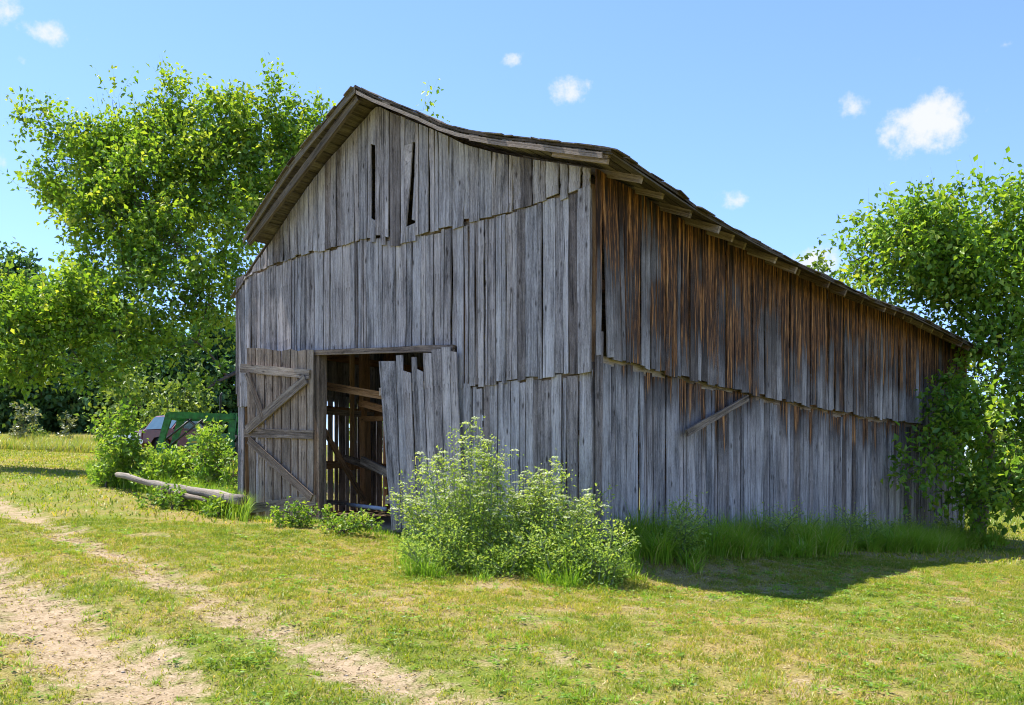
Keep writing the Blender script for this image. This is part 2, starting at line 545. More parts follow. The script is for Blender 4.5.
def plain(name, color, rough=.5, metal=0.0, var=.25, scale=6.0, coat=0.0):
    m, t, out = mat(name)
    tc_ = N(t, "ShaderNodeTexCoord")
    n = N(t, "ShaderNodeTexNoise"); n.inputs['Scale'].default_value = scale; n.inputs['Detail'].default_value = 5
    t.links.new(tc_.outputs['Object'], n.inputs['Vector'])
    c0 = tuple(c * (1 - var) for c in color); c1 = tuple(min(1, c * (1 + var)) for c in color)
    col = ramp(t, n.outputs['Fac'], [(.3, c0), (.7, c1)]).outputs[0]
    b = N(t, "ShaderNodeBsdfPrincipled"); b.inputs['Metallic'].default_value = metal
    t.links.new(col, b.inputs['Base Color'])
    b.inputs['Coat Weight'].default_value = coat
    rr = N(t, "ShaderNodeMapRange"); rr.inputs['To Min'].default_value = max(.02, rough - .1); rr.inputs['To Max'].default_value = min(1, rough + .15)
    t.links.new(n.outputs['Fac'], rr.inputs['Value']); t.links.new(rr.outputs[0], b.inputs['Roughness'])
    t.links.new(b.outputs[0], out.inputs[0])
    return m


M['green_paint'] = plain("green_paint", (.03, .20, .04), .5, var=.5, scale=9)
M['faded_green'] = plain("faded_green_paint", (.13, .27, .12), .5, var=.35, scale=7)
M['yellow_paint'] = plain("yellow_paint", (.62, .45, .04), .45)
M['rubber'] = plain("tyre_rubber", (.022, .022, .022), .8)
M['dark_metal'] = plain("dark_metal", (.05, .05, .05), .5, .4)
M['steel'] = plain("steel", (.42, .43, .44), .4, .8)
M['maroon'] = plain("maroon_paint", (.13, .018, .02), .35, coat=.5)
M['chrome'] = plain("bright_bumper", (.62, .62, .63), .25, .9)
M['glass'] = plain("dark_glass", (.05, .10, .11), .08, 0, .1, coat=.8)
M['lamp'] = plain("lamp_lens", (.75, .75, .72), .2)
M['seat'] = plain("seat_vinyl", (.03, .03, .03), .6)
M['red'] = plain("red_paint", (.38, .02, .025), .5)
M['pipe'] = plain("grey_pipe", (.33, .36, .42), .5)

# ------------------------------------------------------------------ the terrain
GP = [(0, 440, 48), (0, 455, 34), (0, 500, 18), (0, 560, 11), (0, 705, 6.2), (512, 705, 6.2), (1024, 705, 6.2), (512, 620, 9.0),
      (1024, 600, 11), (800, 640, 8.3), (840, 597, 11), (640, 575, 12.3), (592, 545, 13), (480, 572, 12.0), (400, 545, 14.6), (330, 524, 15.9),
      (238, 514, 18.6), (275, 523, 16.6), (255, 521, 17.2), (205, 512, 17.5), (716, 546, 15.2), (960, 538, 24.2), (1000, 552, 20), (1000, 516, 50), (1000, 510, 80), (175, 468, 29), (150, 457, 38), (50, 436, 70),
      (300, 600, 9.2), (150, 520, 15.5), (-200, 440, 45), (-200, 560, 12), (1250, 520, 45), (1250, 590, 13), (500, 495, 45), (180, 495, 20), (230, 435, 60), (700, 500, 60)]
_c = np.array([[(px - CX) / F * Y, Y] for px, py, Y in GP])
_z = np.array([HC + (YH - py) / F * Y for px, py, Y in GP])


def _tps(a, b):
    r2 = ((a[:, None, :] - b[None, :, :]) ** 2).sum(-1)
    return .5 * r2 * np.log(r2 + 1e-9)


_K = _tps(_c, _c) + np.eye(len(_c)) * .2
_P = np.concatenate([np.ones((len(_c), 1)), _c], 1)
_A = np.block([[_K, _P], [_P.T, np.zeros((3, 3))]])
_wt = np.linalg.solve(_A, np.concatenate([_z, np.zeros(3)]))


RUTS = None


def gz(x, y):
    x = np.atleast_1d(np.asarray(x, dtype=float)); y = np.atleast_1d(np.asarray(y, dtype=float))
    xc = np.clip(x, -32, 36); yc = np.clip(y, 4.5, 78)
    q = np.stack([xc, yc], 1)
    res = np.empty(len(q))
    for i in range(0, len(q), 20000):
        qq = q[i:i + 20000]
        res[i:i + 20000] = _tps(qq, _c) @ _wt[:-3] + _wt[-3] + qq @ _wt[-2:]
    if RUTS:
        near = (y < 30) & (x < 4)
        d = np.minimum(seg_dist(x[near], y[near], RUTS[0]) - .12, seg_dist(x[near], y[near], RUTS[1]))
        res[near] -= .055 * (1 - sstep(.05, .5, d))
    return res + .05 * (fbm(x * .9, y * .9, 3, 3) - .5) + .02 * (fbm(x * 4, y * 4, 9, 2) - .5)


def gz1(x, y):
    return float(gz([x], [y])[0])


def ground_hit(px, py):
    Ys = np.linspace(5, 90, 1700)
    xs = (px - CX) / F * Ys
    zz = HC + (YH - py) / F * Ys - gz(xs, Ys)
    i = int(np.argmax(zz < 0))
    Y = Ys[i]
    return Vector(((px - CX) / F * Y, Y, gz1((px - CX) / F * Y, Y)))


# barn frame
A = Vector((1.046, 13.0, 0))
UF = Vector((-.746, .666, 0)).normalized()          # along the gable front, corner -> left
NF = Vector((-UF.y, UF.x, 0)); NF = NF if NF.y < 0 else -NF
UR = -NF                                             # along the long side, corner -> back
NR = -UF                                             # outward of the long side
LF, LR = 8.24, 14.9


def hit(px, py, origin, u, n):
    d = Vector(((px - CX) / F, 1, (YH - py) / F))
    c = Vector((0, 0, HC))
    k = (origin - c).dot(n) / d.dot(n)
    p = c + d * k
    return (p - origin).dot(u), p.z


def front(px, py, o=0.0):
    return hit(px, py, A + NF * o, UF, NF)


def right(px, py, e=0.0):
    return hit(px, py, A + NR * e, UR, NR)


def fw(t, z, o=0.0):
    p = A + UF * t + NF * o
    return Vector((p.x, p.y, z))


def rw(s, z, e=0.0):
    p = A + UR * s + NR * e
    return Vector((p.x, p.y, z))


def inside_barn(x, y, pad=0.0):
    dx = x - A.x; dy = y - A.y
    t = dx * UF.x + dy * UF.y; s = dx * UR.x + dy * UR.y
    return (t > -pad) & (t < LF + pad) & (s > -pad) & (s < LR + pad)


TR1 = [ground_hit(*p) for p in [(175, 703), (110, 665), (60, 630), (15, 595), (-40, 565), (-120, 530)]]
TR2 = [ground_hit(*p) for p in [(445, 703), (345, 662), (255, 622), (170, 582), (100, 548), (40, 522), (0, 504), (-60, 485)]]
PATCH = [(ground_hit(px, py), r) for px, py, r in [(492, 585, .35), (500, 588, .3), (875, 658, .35), (640, 610, .3), (780, 590, .4), (330, 640, .3), (720, 600, .35), (960, 600, .4), (560, 655, .5), (800, 690, .4), (430, 560, .4)]]


def seg_dist(x, y, pts):
    best = np.full(x.shape, 1e9)
    for a, b in zip(pts[:-1], pts[1:]):
        ax, ay, bx, by = a.x, a.y, b.x, b.y
        k = np.clip(((x - ax) * (bx - ax) + (y - ay) * (by - ay)) / ((bx - ax) ** 2 + (by - ay) ** 2), 0, 1)
        best = np.minimum(best, np.hypot(x - ax - k * (bx - ax), y - ay - k * (by - ay)))
    return best


def sstep(a, b, x):
    k = np.clip((x - a) / (b - a), 0, 1)
    return k * k * (3 - 2 * k)


RUTS = (TR1, TR2)


def bare(x, y):
    """0 grass .. 1 bare soil: wheel ruts of the lane, worn patches, the barn floor"""
    n = fbm(x * 1.6, y * 1.6, 21, 4) - .5
    n2 = fbm(x * 5, y * 5, 33, 3) - .5
    n3 = (fbm(x * 11, y * 9, 35, 3) - .5) * .7
    d1 = seg_dist(x, y, TR1) + n * .7 + n2 * .3
    d2 = seg_dist(x, y, TR2) + n * .5 + n2 * .25
    b = np.maximum((1 - sstep(-.1, .92, d1 + n3)) * .88, (1 - sstep(-.25, .75, d2 + n3)) * .84)
    for p, r in PATCH:
        b = np.maximum(b, .5 * (1 - sstep(r * .2, r, np.hypot(x - p.x, (y - p.y) * .6) + n * .6 + n2 * .3)))
    b = np.maximum(b, .4 * sstep(.62, .8, fbm(x * .8 + 9, y * .8, 55, 4)))
    return np.where(inside_barn(x, y, .0), 1.0, np.clip(b, 0, 1))


def dryness(x, y):
    return np.clip(fbm(x * .55, y * .55, 77, 4) * .7 + fbm(x * 2.5, y * 2.5, 78, 3) * .5 - .1, 0, 1)


def grow(a, step, end, k):
    out = []
    while a < end:
        a += step; step *= k; out.append(a)
    return out


gx = np.arange(-11, 11.01, .09)
r_ = np.array(grow(11, .2, 600, 1.11))
gx = np.concatenate([-r_[::-1], gx, r_])
gy = np.concatenate([np.array([-200, -90, -40, -20, -10, -4, 0, 2.5, 4]), np.arange(4.6, 15, .08), np.array(grow(15, .12, 900, 1.045))])
GX, GY = np.meshgrid(gx, gy)
gv = np.stack([GX.ravel(), GY.ravel(), gz(GX.ravel(), GY.ravel())], 1)
nxn, nyn = len(gx), len(gy)
ii = (np.arange(nyn - 1)[:, None] * nxn + np.arange(nxn - 1)[None, :]).ravel()
gf = np.stack([ii, ii + 1, ii + 1 + nxn, ii + nxn], 1)

m, t, out = mat("meadow_ground")
at1 = N(t, "ShaderNodeAttribute", attribute_name="bare")
at2 = N(t, "ShaderNodeAttribute", attribute_name="dry")
geo = N(t, "ShaderNodeNewGeometry")


def gn(scale, det, rgh=.6):
    n = N(t, "ShaderNodeTexNoise"); n.inputs['Scale'].default_value = scale; n.inputs['Detail'].default_value = det; n.inputs['Roughness'].default_value = rgh
    t.links.new(geo.outputs['Position'], n.inputs['Vector'])
    return n.outputs['Fac']


nf, nm_, nl = gn(55, 5, .7), gn(9, 5), gn(1.3, 5)
soil = ramp(t, math_(t, 'MULTIPLY_ADD', nf, .6, math_(t, 'MULTIPLY', nm_, .4)), [(.3, (.16, .11, .06)), (.5, (.35, .26, .155)), (.68, (.52, .41, .28))]).outputs[0]
thatch = ramp(t, nf, [(.3, (.10, .075, .025)), (.5, (.27, .21, .07)), (.7, (.44, .34, .15))]).outputs[0]
greenc = ramp(t, nf, [(.3, (.06, .10, .012)), (.5, (.14, .18, .022)), (.7, (.24, .26, .04))]).outputs[0]
gd = ramp(t, math_(t, 'ADD', at2.outputs['Fac'], math_(t, 'MULTIPLY_ADD', nm_, .6, -.3)), [(.3, (0, 0, 0)), (.65, (1, 1, 1))]).outputs[0]
veg = mix(t, gd, greenc, thatch)
bf = ramp(t, math_(t, 'ADD', at1.outputs['Fac'], math_(t, 'MULTIPLY_ADD', math_(t, 'MULTIPLY_ADD', nm_, .6, math_(t, 'MULTIPLY', nf, .9)), 1.0, -.75)), [(.30, (0, 0, 0)), (.75, (1, 1, 1))]).outputs[0]
gcol = mix(t, bf, veg, soil)
gb = N(t, "ShaderNodeBsdfPrincipled"); gb.inputs['Roughness'].default_value = 1.0; gb.inputs['Specular IOR Level'].default_value = .1
t.links.new(gcol, gb.inputs['Base Color'])
bp = N(t, "ShaderNodeBump"); bp.inputs['Distance'].default_value = .03; bp.inputs['Strength'].default_value = .8
t.links.new(math_(t, 'MULTIPLY_ADD', nf, .6, nm_), bp.inputs['Height']); t.links.new(bp.outputs[0], gb.inputs['Normal'])
t.links.new(gb.outputs[0], out.inputs[0])
M['ground'] = m
ground = np_mesh("ground", gv, gf, M['ground'], smooth=True)
a_ = ground.data.attributes.new("bare", 'FLOAT', 'POINT'); a_.data.foreach_set("value", bare(gv[:, 0], gv[:, 1]).astype(np.float32))
a_ = ground.data.attributes.new("dry", 'FLOAT', 'POINT'); a_.data.foreach_set("value", dryness(gv[:, 0], gv[:, 1]).astype(np.float32))
tag(ground, "sloping mown field with a worn two-rut dirt lane", "ground", kind='structure')

# ------------------------------------------------------------------ the barn
barn = empty("barn", (A.x, A.y, gz1(A.x, A.y)), "tall weathered grey wooden barn with a sagging gable roof", "barn")


def interp(pts):
    xs = np.array([p[0] for p in pts]); zs = np.array([p[1] for p in pts])
    o = np.argsort(xs)
    xs, zs = xs[o], zs[o]

    def f(x):
        if x <= xs[0]: return float(zs[0] + (zs[1] - zs[0]) / (xs[1] - xs[0]) * (x - xs[0]))
        if x >= xs[-1]: return float(zs[-1] + (zs[-1] - zs[-2]) / (xs[-1] - xs[-2]) * (x - xs[-1]))
        return float(np.interp(x, xs, zs))
    return f


OV = .50          # roof overhang at the gable
EO = .40          # at the eaves
prof_px = [(243, 237), (256, 217), (272, 192), (290, 165), (309, 140), (325, 122), (341, 102), (355, 86), (369, 93), (389, 101), (409, 109), (428, 117),
           (441, 124), (463, 130), (484, 133.7), (506, 137), (527, 139), (549, 141.7), (570, 144.5), (592, 147), (611, 149)]
prof_pts = [front(px, py, OV) for px, py in prof_px]
PROF = interp(prof_pts)                                  # t -> z of the roof top at the gable edge
T_PEAK = front(355, 86, OV)[0]
T_LE = front(243, 237, OV)[0]
T_RE = front(611, 149, OV)[0]
eave_px = [(611, 149), (630, 161), (650, 174), (669, 186), (680, 193), (690, 203), (709, 215.5), (729, 227), (749, 237), (769, 248), (789, 259), (800, 265), (820, 273), (840, 283),
           (859, 293), (879, 301.5), (899, 308.5), (919, 316.5), (928, 321), (965, 341)]
eave_pts = [right(px, py, -T_RE) for px, py in eave_px]
EAVE = interp(eave_pts)                                  # s -> z of the right eave's top
S0 = -OV
Z_RE0, Z_PK, Z_LE = EAVE(S0), PROF(T_PEAK), PROF(T_LE)
S_END = LR + .8


def roof_z(t, s):
    """top of the roof: the gable profile at the front, sagging with the eave further back"""
    z = PROF(t)
    sag_r = EAVE(s) - Z_RE0
    ridge_sag = -.14 * math.sin(math.pi * min(1, max(0, (s + .5) / 15))) - .012 * (s + .5)
    if t <= T_PEAK:
        k = (t - T_RE) / (T_PEAK - T_RE)
        # further back the slope straightens out
        straight = PROF(T_RE) + (Z_PK - PROF(T_RE)) * k
        b = min(1, max(0, (s + .5) / 4)) * .6
        z = z * (1 - b) + straight * b
        return z + sag_r * (1 - k) ** 1.2 + ridge_sag * k
    k = (t - T_PEAK) / (T_LE - T_PEAK)
    return z + ridge_sag * (1 - k) - .01 * (s + .5) * k


def roof_under(t, s):
    return roof_z(t, s) - .13


# --- siding
UL = interp([front(*p) for p in [(236, 280), (270, 268), (293, 259), (315, 252), (345, 246), (365, 239), (385, 240), (397, 243), (410, 239), (449, 228), (484, 219.6), (512, 213), (538, 204.6), (560, 198), (592, 188)]])
LLr = interp([front(*p) for p in [(592, 371), (530, 379), (463, 388)]])
HEAD = interp([front(*p) for p in [(310, 354), (456, 347)]])
LLl = interp([front(*p) for p in [(238, 407), (311, 399)]])
tA = lambda px, py=400: front(px, py)[0]
T_OPEN0, T_OPEN1 = tA(459), tA(316)


def mid_bottom(t):
    if t < T_OPEN0: return LLr(t)
    if t < T_OPEN1: return HEAD(t)
    return LLl(t)


def strip(L, wmin, wmax, start=0.0, fixed=()):
    out_ = []
    t = start
    while t < L - .04:
        w = wmin * .8 + (wmax * 1.25 - wmin * .8) * random.random() ** 1.35
        for fx in fixed:
            if t < fx < t + w + .06 and abs(t - fx) > 1e-6:
                w = fx - t
        if t + w > L - .06: w = L - t
        g = random.choice([.007, .010, .013, .017, .022, .011, .034])
        out_.append((t, t + w - g))
        t += w
    return out_


gw = MB()
slots = [(tA(378, 190), tA(373, 190), 147, 221), (tA(418, 190), tA(407, 190), 146, 222)]
done = []
fixed = [s for a, b, c, d in slots for s in (a, b)]
for (t0, t1) in strip(LF, .10, .21, 0.0, fixed):           # gable tier
    tm = (t0 + t1) / 2
    top0, top1 = roof_under(t0, 0.02) - .02, roof_under(t1, 0.02) - .02
    jit = random.uniform(-.05, .05) if random.random() < .35 else random.uniform(-.015, .015)
    if T_PEAK - .6 < tm < T_PEAK + .2: jit += random.uniform(-.10, .05)
    b0, b1 = UL(t0) + jit, UL(t1) + jit + random.uniform(-.015, .015)
    o = .055 + random.uniform(-.006, .008)
    hole = [s for s in slots if s[0] - .01 < tm < s[1] + .01]
    if hole:
        if hole[0] in done: continue
        done.append(hole[0])
        t0, t1 = hole[0][0] + .004, hole[0][1] - .004
        top0, top1 = roof_under(t0, 0.02) - .02, roof_under(t1, 0.02) - .02
        b0, b1 = UL(t0) - .03, UL(t1) - .03
        if hole[0] is slots[1]:
            e = lambda px: tA(px, 190)
            zl, zt = front(412, 223)[1], front(417, 143)[1]
            gw.plank(fw(t0, zl, o), fw(e(414.5), zl + .03, o), fw(t0, zt, o), fw(e(417.8), zt, o), NF, .022)
            gw.plank(fw(e(407.8), zl - .3, o), fw(t1, zl - .28, o), fw(e(415.0), zt, o), fw(t1, zt, o), NF, .022)
            gw.plank(fw(t0, zt, o), fw(t1, zt, o), fw(t0, top0, o), fw(t1, top1, o), NF, .022)
            gw.plank(fw(t0, b0 - .04, o), fw(t1, b1 - .02, o), fw(t0, zl - .03, o), fw(e(408), zl - .06, o), NF, .022)
            continue
        zt, zb = front(0.5 * (373 + 378), hole[0][2])[1], front(375, hole[0][3])[1]
        gw.plank(fw(t0, zt, o), fw(t1, zt + .05, o), fw(t0, top0, o), fw(t1, top1, o), NF, .022)
        gw.plank(fw(t0, b0 - .02, o), fw(t1, b1 - .02, o), fw(t0, zb - .02, o), fw(t1, zb + .05, o), NF, .022)
        continue
    sk = random.uniform(-.012, .012)
    gw.plank(fw(t0 + sk, b0, o), fw(t1 + sk, b1, o), fw(t0, top0, o), fw(t1, top1, o), NF, .022, 7)
for (t0, t1) in strip(LF, .09, .20):                       # middle tier
    tm = (t0 + t1) / 2
    jit = random.uniform(-.025, .025)
    o = .028 + random.uniform(-.006, .006)
    top = min(UL(tm) + random.uniform(-.045, .03), roof_under(tm, .02) - .02)
    gw.plank(fw(t0, mid_bottom(tm) + jit, o), fw(t1, mid_bottom(tm) + jit + random.uniform(-.02, .02), o), fw(t0, top, o), fw(t1, top, o), NF, .022, 8, .006, .009)
for (t0, t1) in strip(LF, .10, .21):                       # bottom tier
    tm = (t0 + t1) / 2
    if T_OPEN0 - .02 < tm < T_OPEN1 + .04: continue
    if tA(250) < tm < tA(244): continue                    # a board is missing near the left corner
    p = fw(tm, 0)
    jit = random.uniform(-.02, .10)
    top = mid_bottom(tm) + (random.uniform(-.05, .03) if tm < T_OPEN0 else .12)
    o = random.uniform(-.005, .006)
    zg = gz1(p.x, p.y)
    gw.plank(fw(t0, zg + jit - .06, o), fw(t1, zg + jit - .06 + random.uniform(-.03, .03), o), fw(t0, top, o), fw(t1, top, o), NF, .022, 6, .006, .009)
gwo = gw.build("gable_wall", M['siding'], barn)

RL = interp([right(*p) for p in [(600, 356), (665, 374.5), (750, 394.5), (840, 413), (923, 425.5), (962, 434)]])
sw = MB()
for (s0, s1) in strip(LR, .11, .21, 0.0):                  # upper tier of the long side
    sm = (s0 + s1) / 2
    zt0, zt1 = roof_under(0.0, s0) - .03, roof_under(0.0, s1) - .03
    jit = random.uniform(-.03, .03)
    o = .08 + random.uniform(-.012, .014)
    zb = RL(sm) + jit
    hgt = (zt0 + zt1) / 2 - zb
    stain = 1.0 - .35 * min(1, sm / 10)
    shift = 0.0
    if .10 < sm < .75: shift = .20 * (1 - sm / .9)
    sw.plank(rw(s0 + shift, zb, o), rw(s1 + shift * .8, zb + random.uniform(-.02, .02), o), rw(s0, zt0, o), rw(s1, zt1, o), NR, .022, 8, .006, .011,
             eave=lambda k, h=hgt, st=stain: (1 - k) * h / (1.38 * st + .15))
for (s0, s1) in strip(LR, .11, .21):                       # lower tier
    sm = (s0 + s1) / 2
    p = rw(sm, 0)
    zg = gz1(p.x, p.y)
    o = random.uniform(-.008, .008)
    wallbase = max(zg, right(592 + sm * 20, 531)[1] if False else zg)
    jit = random.uniform(.0, .10)
    top = RL(sm) - random.uniform(.0, .10)
    sk = random.uniform(-.012, .012)
    low = top - .13
    sw.plank(rw(s0 + sk, zg + jit, o), rw(s1 + sk, zg + jit + random.uniform(-.03, .03), o), rw(s0, top, o), rw(s1, top, o), NR, .022, 6, .006, .010,
             eave=lambda k, h=top - zg: (1 - k) * h * 1.5 + .95)
sw.build("side_wall", M['siding'], barn)

lw = MB()
for (s0, s1) in strip(LR, .14, .27):                       # far long side, open joints
    p = fw(LF, 0) + UR * s0
    zg = gz1(p.x, p.y)
    g = random.choice([0, .008, .015, .03])
    q0 = fw(LF, 0) + UR * (s0 + g); q1 = fw(LF, 0) + UR * s1
    zt = roof_under(LF, s0) - .03
    zm = zg + 2.35
    lw.plank(Vector((q0.x, q0.y, zg + random.uniform(-.03, .05))), Vector((q1.x, q1.y, zg)), Vector((q0.x, q0.y, zm)), Vector((q1.x, q1.y, zm)), UF, .022, 4, .006)
    e = UF * .024
    q0 = q0 - UR * (g + .03)
    lw.plank(Vector((q0.x, q0.y, zm - .12)) + e, Vector((q1.x, q1.y, zm - .12)) + e, Vector((q0.x, q0.y, zt)) + e, Vector((q1.x, q1.y, zt)) + e, UF, .022, 4, .006)
lw.build("side_wall", M['siding'], barn)

bw = MB()
for (t0, t1) in strip(LF, .15, .28):
    q0 = fw(t0 - .01, 0) + UR * LR; q1 = fw(t1 + .015, 0) + UR * LR
    zg = gz1(q0.x, q0.y)
    z0, z1 = roof_under(t0, LR) - .03, roof_under(t1, LR) - .03
    bw.plank(Vector((q0.x, q0.y, zg)), Vector((q1.x, q1.y, zg)), Vector((q0.x, q0.y, z0)), Vector((q1.x, q1.y, z1)), -NF, .022, 4, .006)
bw.build("rear_wall", M['siding'], barn)

cb = MB()
za = gz1(A.x, A.y)
cb.plank(rw(.01, za, .065), rw(.15, za, .065), rw(.01, RL(0) + .3, .065), rw(.15, RL(0) + .3, .065), NR, .02, 5)
cb.plank(fw(-.02, LLr(0) - .02, .082), fw(.17, LLr(0) - .03, .082), fw(-.02, UL(0) + .02, .082), fw(.17, UL(.1), .082), NF, .02, 6)
cb.build("corner_board", M['siding'], barn)

# --- roof: layered boards, sagging
def roof_sheet(t0, t1, nt_, thick, lift, s_from=S0):
    ss = np.linspace(s_from, S_END, 40)
    ts = np.linspace(t0, t1, nt_)
    mbb = MB()
    verts, uvs, faces = [], [], []
    for lay in (0, 1):
        for s in ss:
            for t_ in ts:
                p = A + UF * t_ + UR * s
                wv = .010 * math.sin(s * 9 + t_ * 3) + .03 * mnoise.noise(Vector((s * 2.1, t_ * 2.3, 1)))
                verts.append(Vector((p.x, p.y, roof_z(t_, s) + lift + wv * (1 if lay == 0 else .3) - (thick if lay else 0))))
                uvs.append((s, t_ - t0))
    n, k = len(ts), len(ss) * len(ts)
    for i in range(len(ss) - 1):
        for j in range(n - 1):
            a0 = i * n + j
            faces.append((a0, a0 + n, a0 + n + 1, a0 + 1))
            faces.append((k + a0, k + a0 + 1, k + a0 + n + 1, k + a0 + n))
    for j in range(n - 1):
        faces.append((j, j + 1, k + j + 1, k + j))
        e = (len(ss) - 1) * n
        faces.append((e + j, k + e + j, k + e + j + 1, e + j + 1))
    for i in range(len(ss) - 1):
        a0 = i * n
        faces.append((a0, k + a0, k + a0 + n, a0 + n))
        a0 = i * n + n - 1
        faces.append((a0, a0 + n, k + a0 + n, k + a0))
    mbb.add(verts, faces, uvs, .3)
    return mbb


rb = roof_sheet(T_RE, T_PEAK, 22, .03, 0)
r2 = roof_sheet(T_PEAK + .005, T_LE, 12, .03, 0)
rb.add(r2.v, r2.f, r2.uv, .55)
r2 = roof_sheet(T_LE + .003, LF + .22, 5, .03, 0, -.02)      # the gable overhang is broken off short at the left eave
rb.add(r2.v, r2.f, r2.uv, .7)
roof = rb.build("roof", M['roofwood'], barn)
# decking boards seen from below, running along the eaves
dk = MB()
for side, (ta, tb, n) in enumerate(((T_RE, T_PEAK, 24), (T_PEAK, T_LE, 15))):
    for i in range(n):
        a0 = ta + (tb - ta) * i / n; a1 = ta + (tb - ta) * (i + .86) / n
        s_start = S0 + random.uniform(-.0, .05)
        pts = np.linspace(s_start, S_END - .02, 9)
        for s0, s1 in zip(pts[:-1], pts[1:]):
            p00 = A + UF * a0 + UR * s0; p01 = A + UF * a1 + UR * s0; p10 = A + UF * a0 + UR * s1; p11 = A + UF * a1 + UR * s1
            q = [Vector((p.x, p.y, roof_z(tt, s_) - .034)) for p, tt, s_ in ((p00, a0, s0), (p01, a1, s0), (p10, a0, s1), (p11, a1, s1))]
            dk.plank(q[0], q[1], q[2], q[3], Vector((0, 0, 1)), .022, 1, 0, 0, None, (i * .37 + side * .11) % 1)
dk.build("decking", M['roofwood'], roof)
# barge boards on the gable edges
fb = MB()
tl_ = np.linspace(T_LE, T_PEAK, 7)
for a0, a1 in zip(tl_[:-1], tl_[1:]):
    o = OV + .004
    fb.plank(fw(a0, PROF(a0) - .105, o), fw(a0, PROF(a0) - .035, o), fw(a1, PROF(a1) - .105, o), fw(a1, PROF(a1) - .035, o), NF, .022, 1, .002, 0, None, .8)
fb.build("barge_board", M['roofwood'], roof)
fb = MB()
tr_ = np.linspace(T_PEAK - .03, tA(497, 140), 8)
for a0, a1 in zip(tr_[:-1], tr_[1:]):
    o = OV + .006
    fb.plank(fw(a1, PROF(a1) - .06, o), fw(a1, PROF(a1) - .115, o), fw(a0, PROF(a0) - .06, o), fw(a0, PROF(a0) - .115, o), NF, .022, 1, .002, 0, None, .95)
tr_ = np.linspace(tA(495, 140), T_RE + .12, 8)
for a0, a1 in zip(tr_[:-1], tr_[1:]):
    o = OV + .03
    fb.plank(fw(a1, PROF(a1) - .055, o), fw(a1, PROF(a1) - .13, o), fw(a0, PROF(a0) - .055, o), fw(a0, PROF(a0) - .13, o), NF, .022, 1, .002, 0, None, .75)
fb.build("barge_board", M['oldwood'], roof)
# ragged board ends along the right eave and both gable edges
sg = MB()
s_ = S0
while s_ < S_END - .3:
    w_ = random.uniform(.16, .36)
    a0, a1 = T_RE - random.choice((.0, .01, .03, .06, .09)), T_RE + .28
    q = []
    for tt, ss_ in ((a0, s_), (a0, s_ + w_), (a1, s_), (a1, s_ + w_)):
        p = A + UF * tt + UR * ss_
        q.append(Vector((p.x, p.y, roof_z(tt, ss_) + .012 + random.uniform(0, .022))))
    sg.plank(q[0], q[1], q[2], q[3], Vector((0, 0, 1)), .016, 2, .006, .004)
    s_ += w_ + random.choice((.004, .01, .03))
for (ta, tb) in ((T_RE + .02, T_PEAK - .05), (T_PEAK + .05, T_LE - .05)):
    t_ = ta
    while t_ < tb - .1:
        w_ = random.uniform(.14, .34)
        fr_ = S0 - random.choice((.0, .01, .03, .05))
        q = []
        for ss_, tt in ((fr_, t_), (fr_, min(tb, t_ + w_)), (S0 + .3, t_), (S0 + .3, min(tb, t_ + w_))):
            p = A + UF * tt + UR * ss_
            q.append(Vector((p.x, p.y, roof_z(tt, ss_) + .012 + random.uniform(0, .018))))
        sg.plank(q[1], q[0], q[3], q[2], Vector((0, 0, 1)), .016, 2, .006, .004)
        t_ += w_ + .01
sg.build("edge_shingles", M['roofwood'], roof)
# rafters with tails past the right wall
s_list = [-.42, .25, .9, 1.5] + list(np.arange(2.15, LR, .62))
for s in s_list:
    mbr = MB()
    t_end = T_RE + random.choice((.03, .06, .10, .16, .24, .30))
    ts = [t_end, .3, 1.4, T_PEAK - .02] if s > -.3 else [t_end, .3]
    for a0, a1 in zip(ts[:-1], ts[1:]):
        p0 = A + UF * a0 + UR * s; p1 = A + UF * a1 + UR * s
        h0 = roof_z(a0, s) - .112; h1 = roof_z(a1, s) - .112
        mbr.beam(Vector((p0.x, p0.y, h0)), Vector((p1.x, p1.y, h1)), .055, .105, Vector((0, 0, 1)), 1, .0)
    mbr.build("rafter", M['oldwood'], roof)
for s in np.arange(-.42, LR, .62):
    if s > 6.5: break
    mbr = MB()
    a0, a1 = (LF + .15 if s > 0 else T_LE - .06), T_PEAK + .02
    p0 = A + UF * a0 + UR * s; p1 = A + UF * a1 + UR * s
    mbr.beam(Vector((p0.x, p0.y, roof_z(a0, s) - .14)), Vector((p1.x, p1.y, roof_z(a1, s) - .14)), .055, .12, Vector((0, 0, 1)), 2, .0)
    mbr.build("rafter", M['roofwood'], roof)

# --- frame and interior
def timber(name, p0, p1, w, h, m='timber', label=None, parent=None):
    b = MB(); b.beam(p0, p1, w, h, Vector((0, 0, 1)) if abs((p1 - p0).normalized().z) < .9 else NF, 4, .004)
    o = b.build(name, M[m], parent or barn)
    if label: o['label'] = label
    return o


def post(t, s, z1, w=.17, m='timber'):
    p = A + UF * t + UR * s
    return timber("post", Vector((p.x, p.y, gz1(p.x, p.y) - .05)), Vector((p.x, p.y, z1)), w, w, m)


for t_, s_ in ((.12, .12), (LF - .12, .12), (LF - .13, LR - .13), (.13, LR - .13), (LF - .13, 3.6), (LF - .13, 7.2), (LF - .13, 11), (.13, 3.7), (.13, 7.4), (.13, 11.1), (T_OPEN0 - .12, .12), (2.75, 7.2), (5.5, 7.2)):
    post(t_, s_, roof_under(t_, s_) - .22)
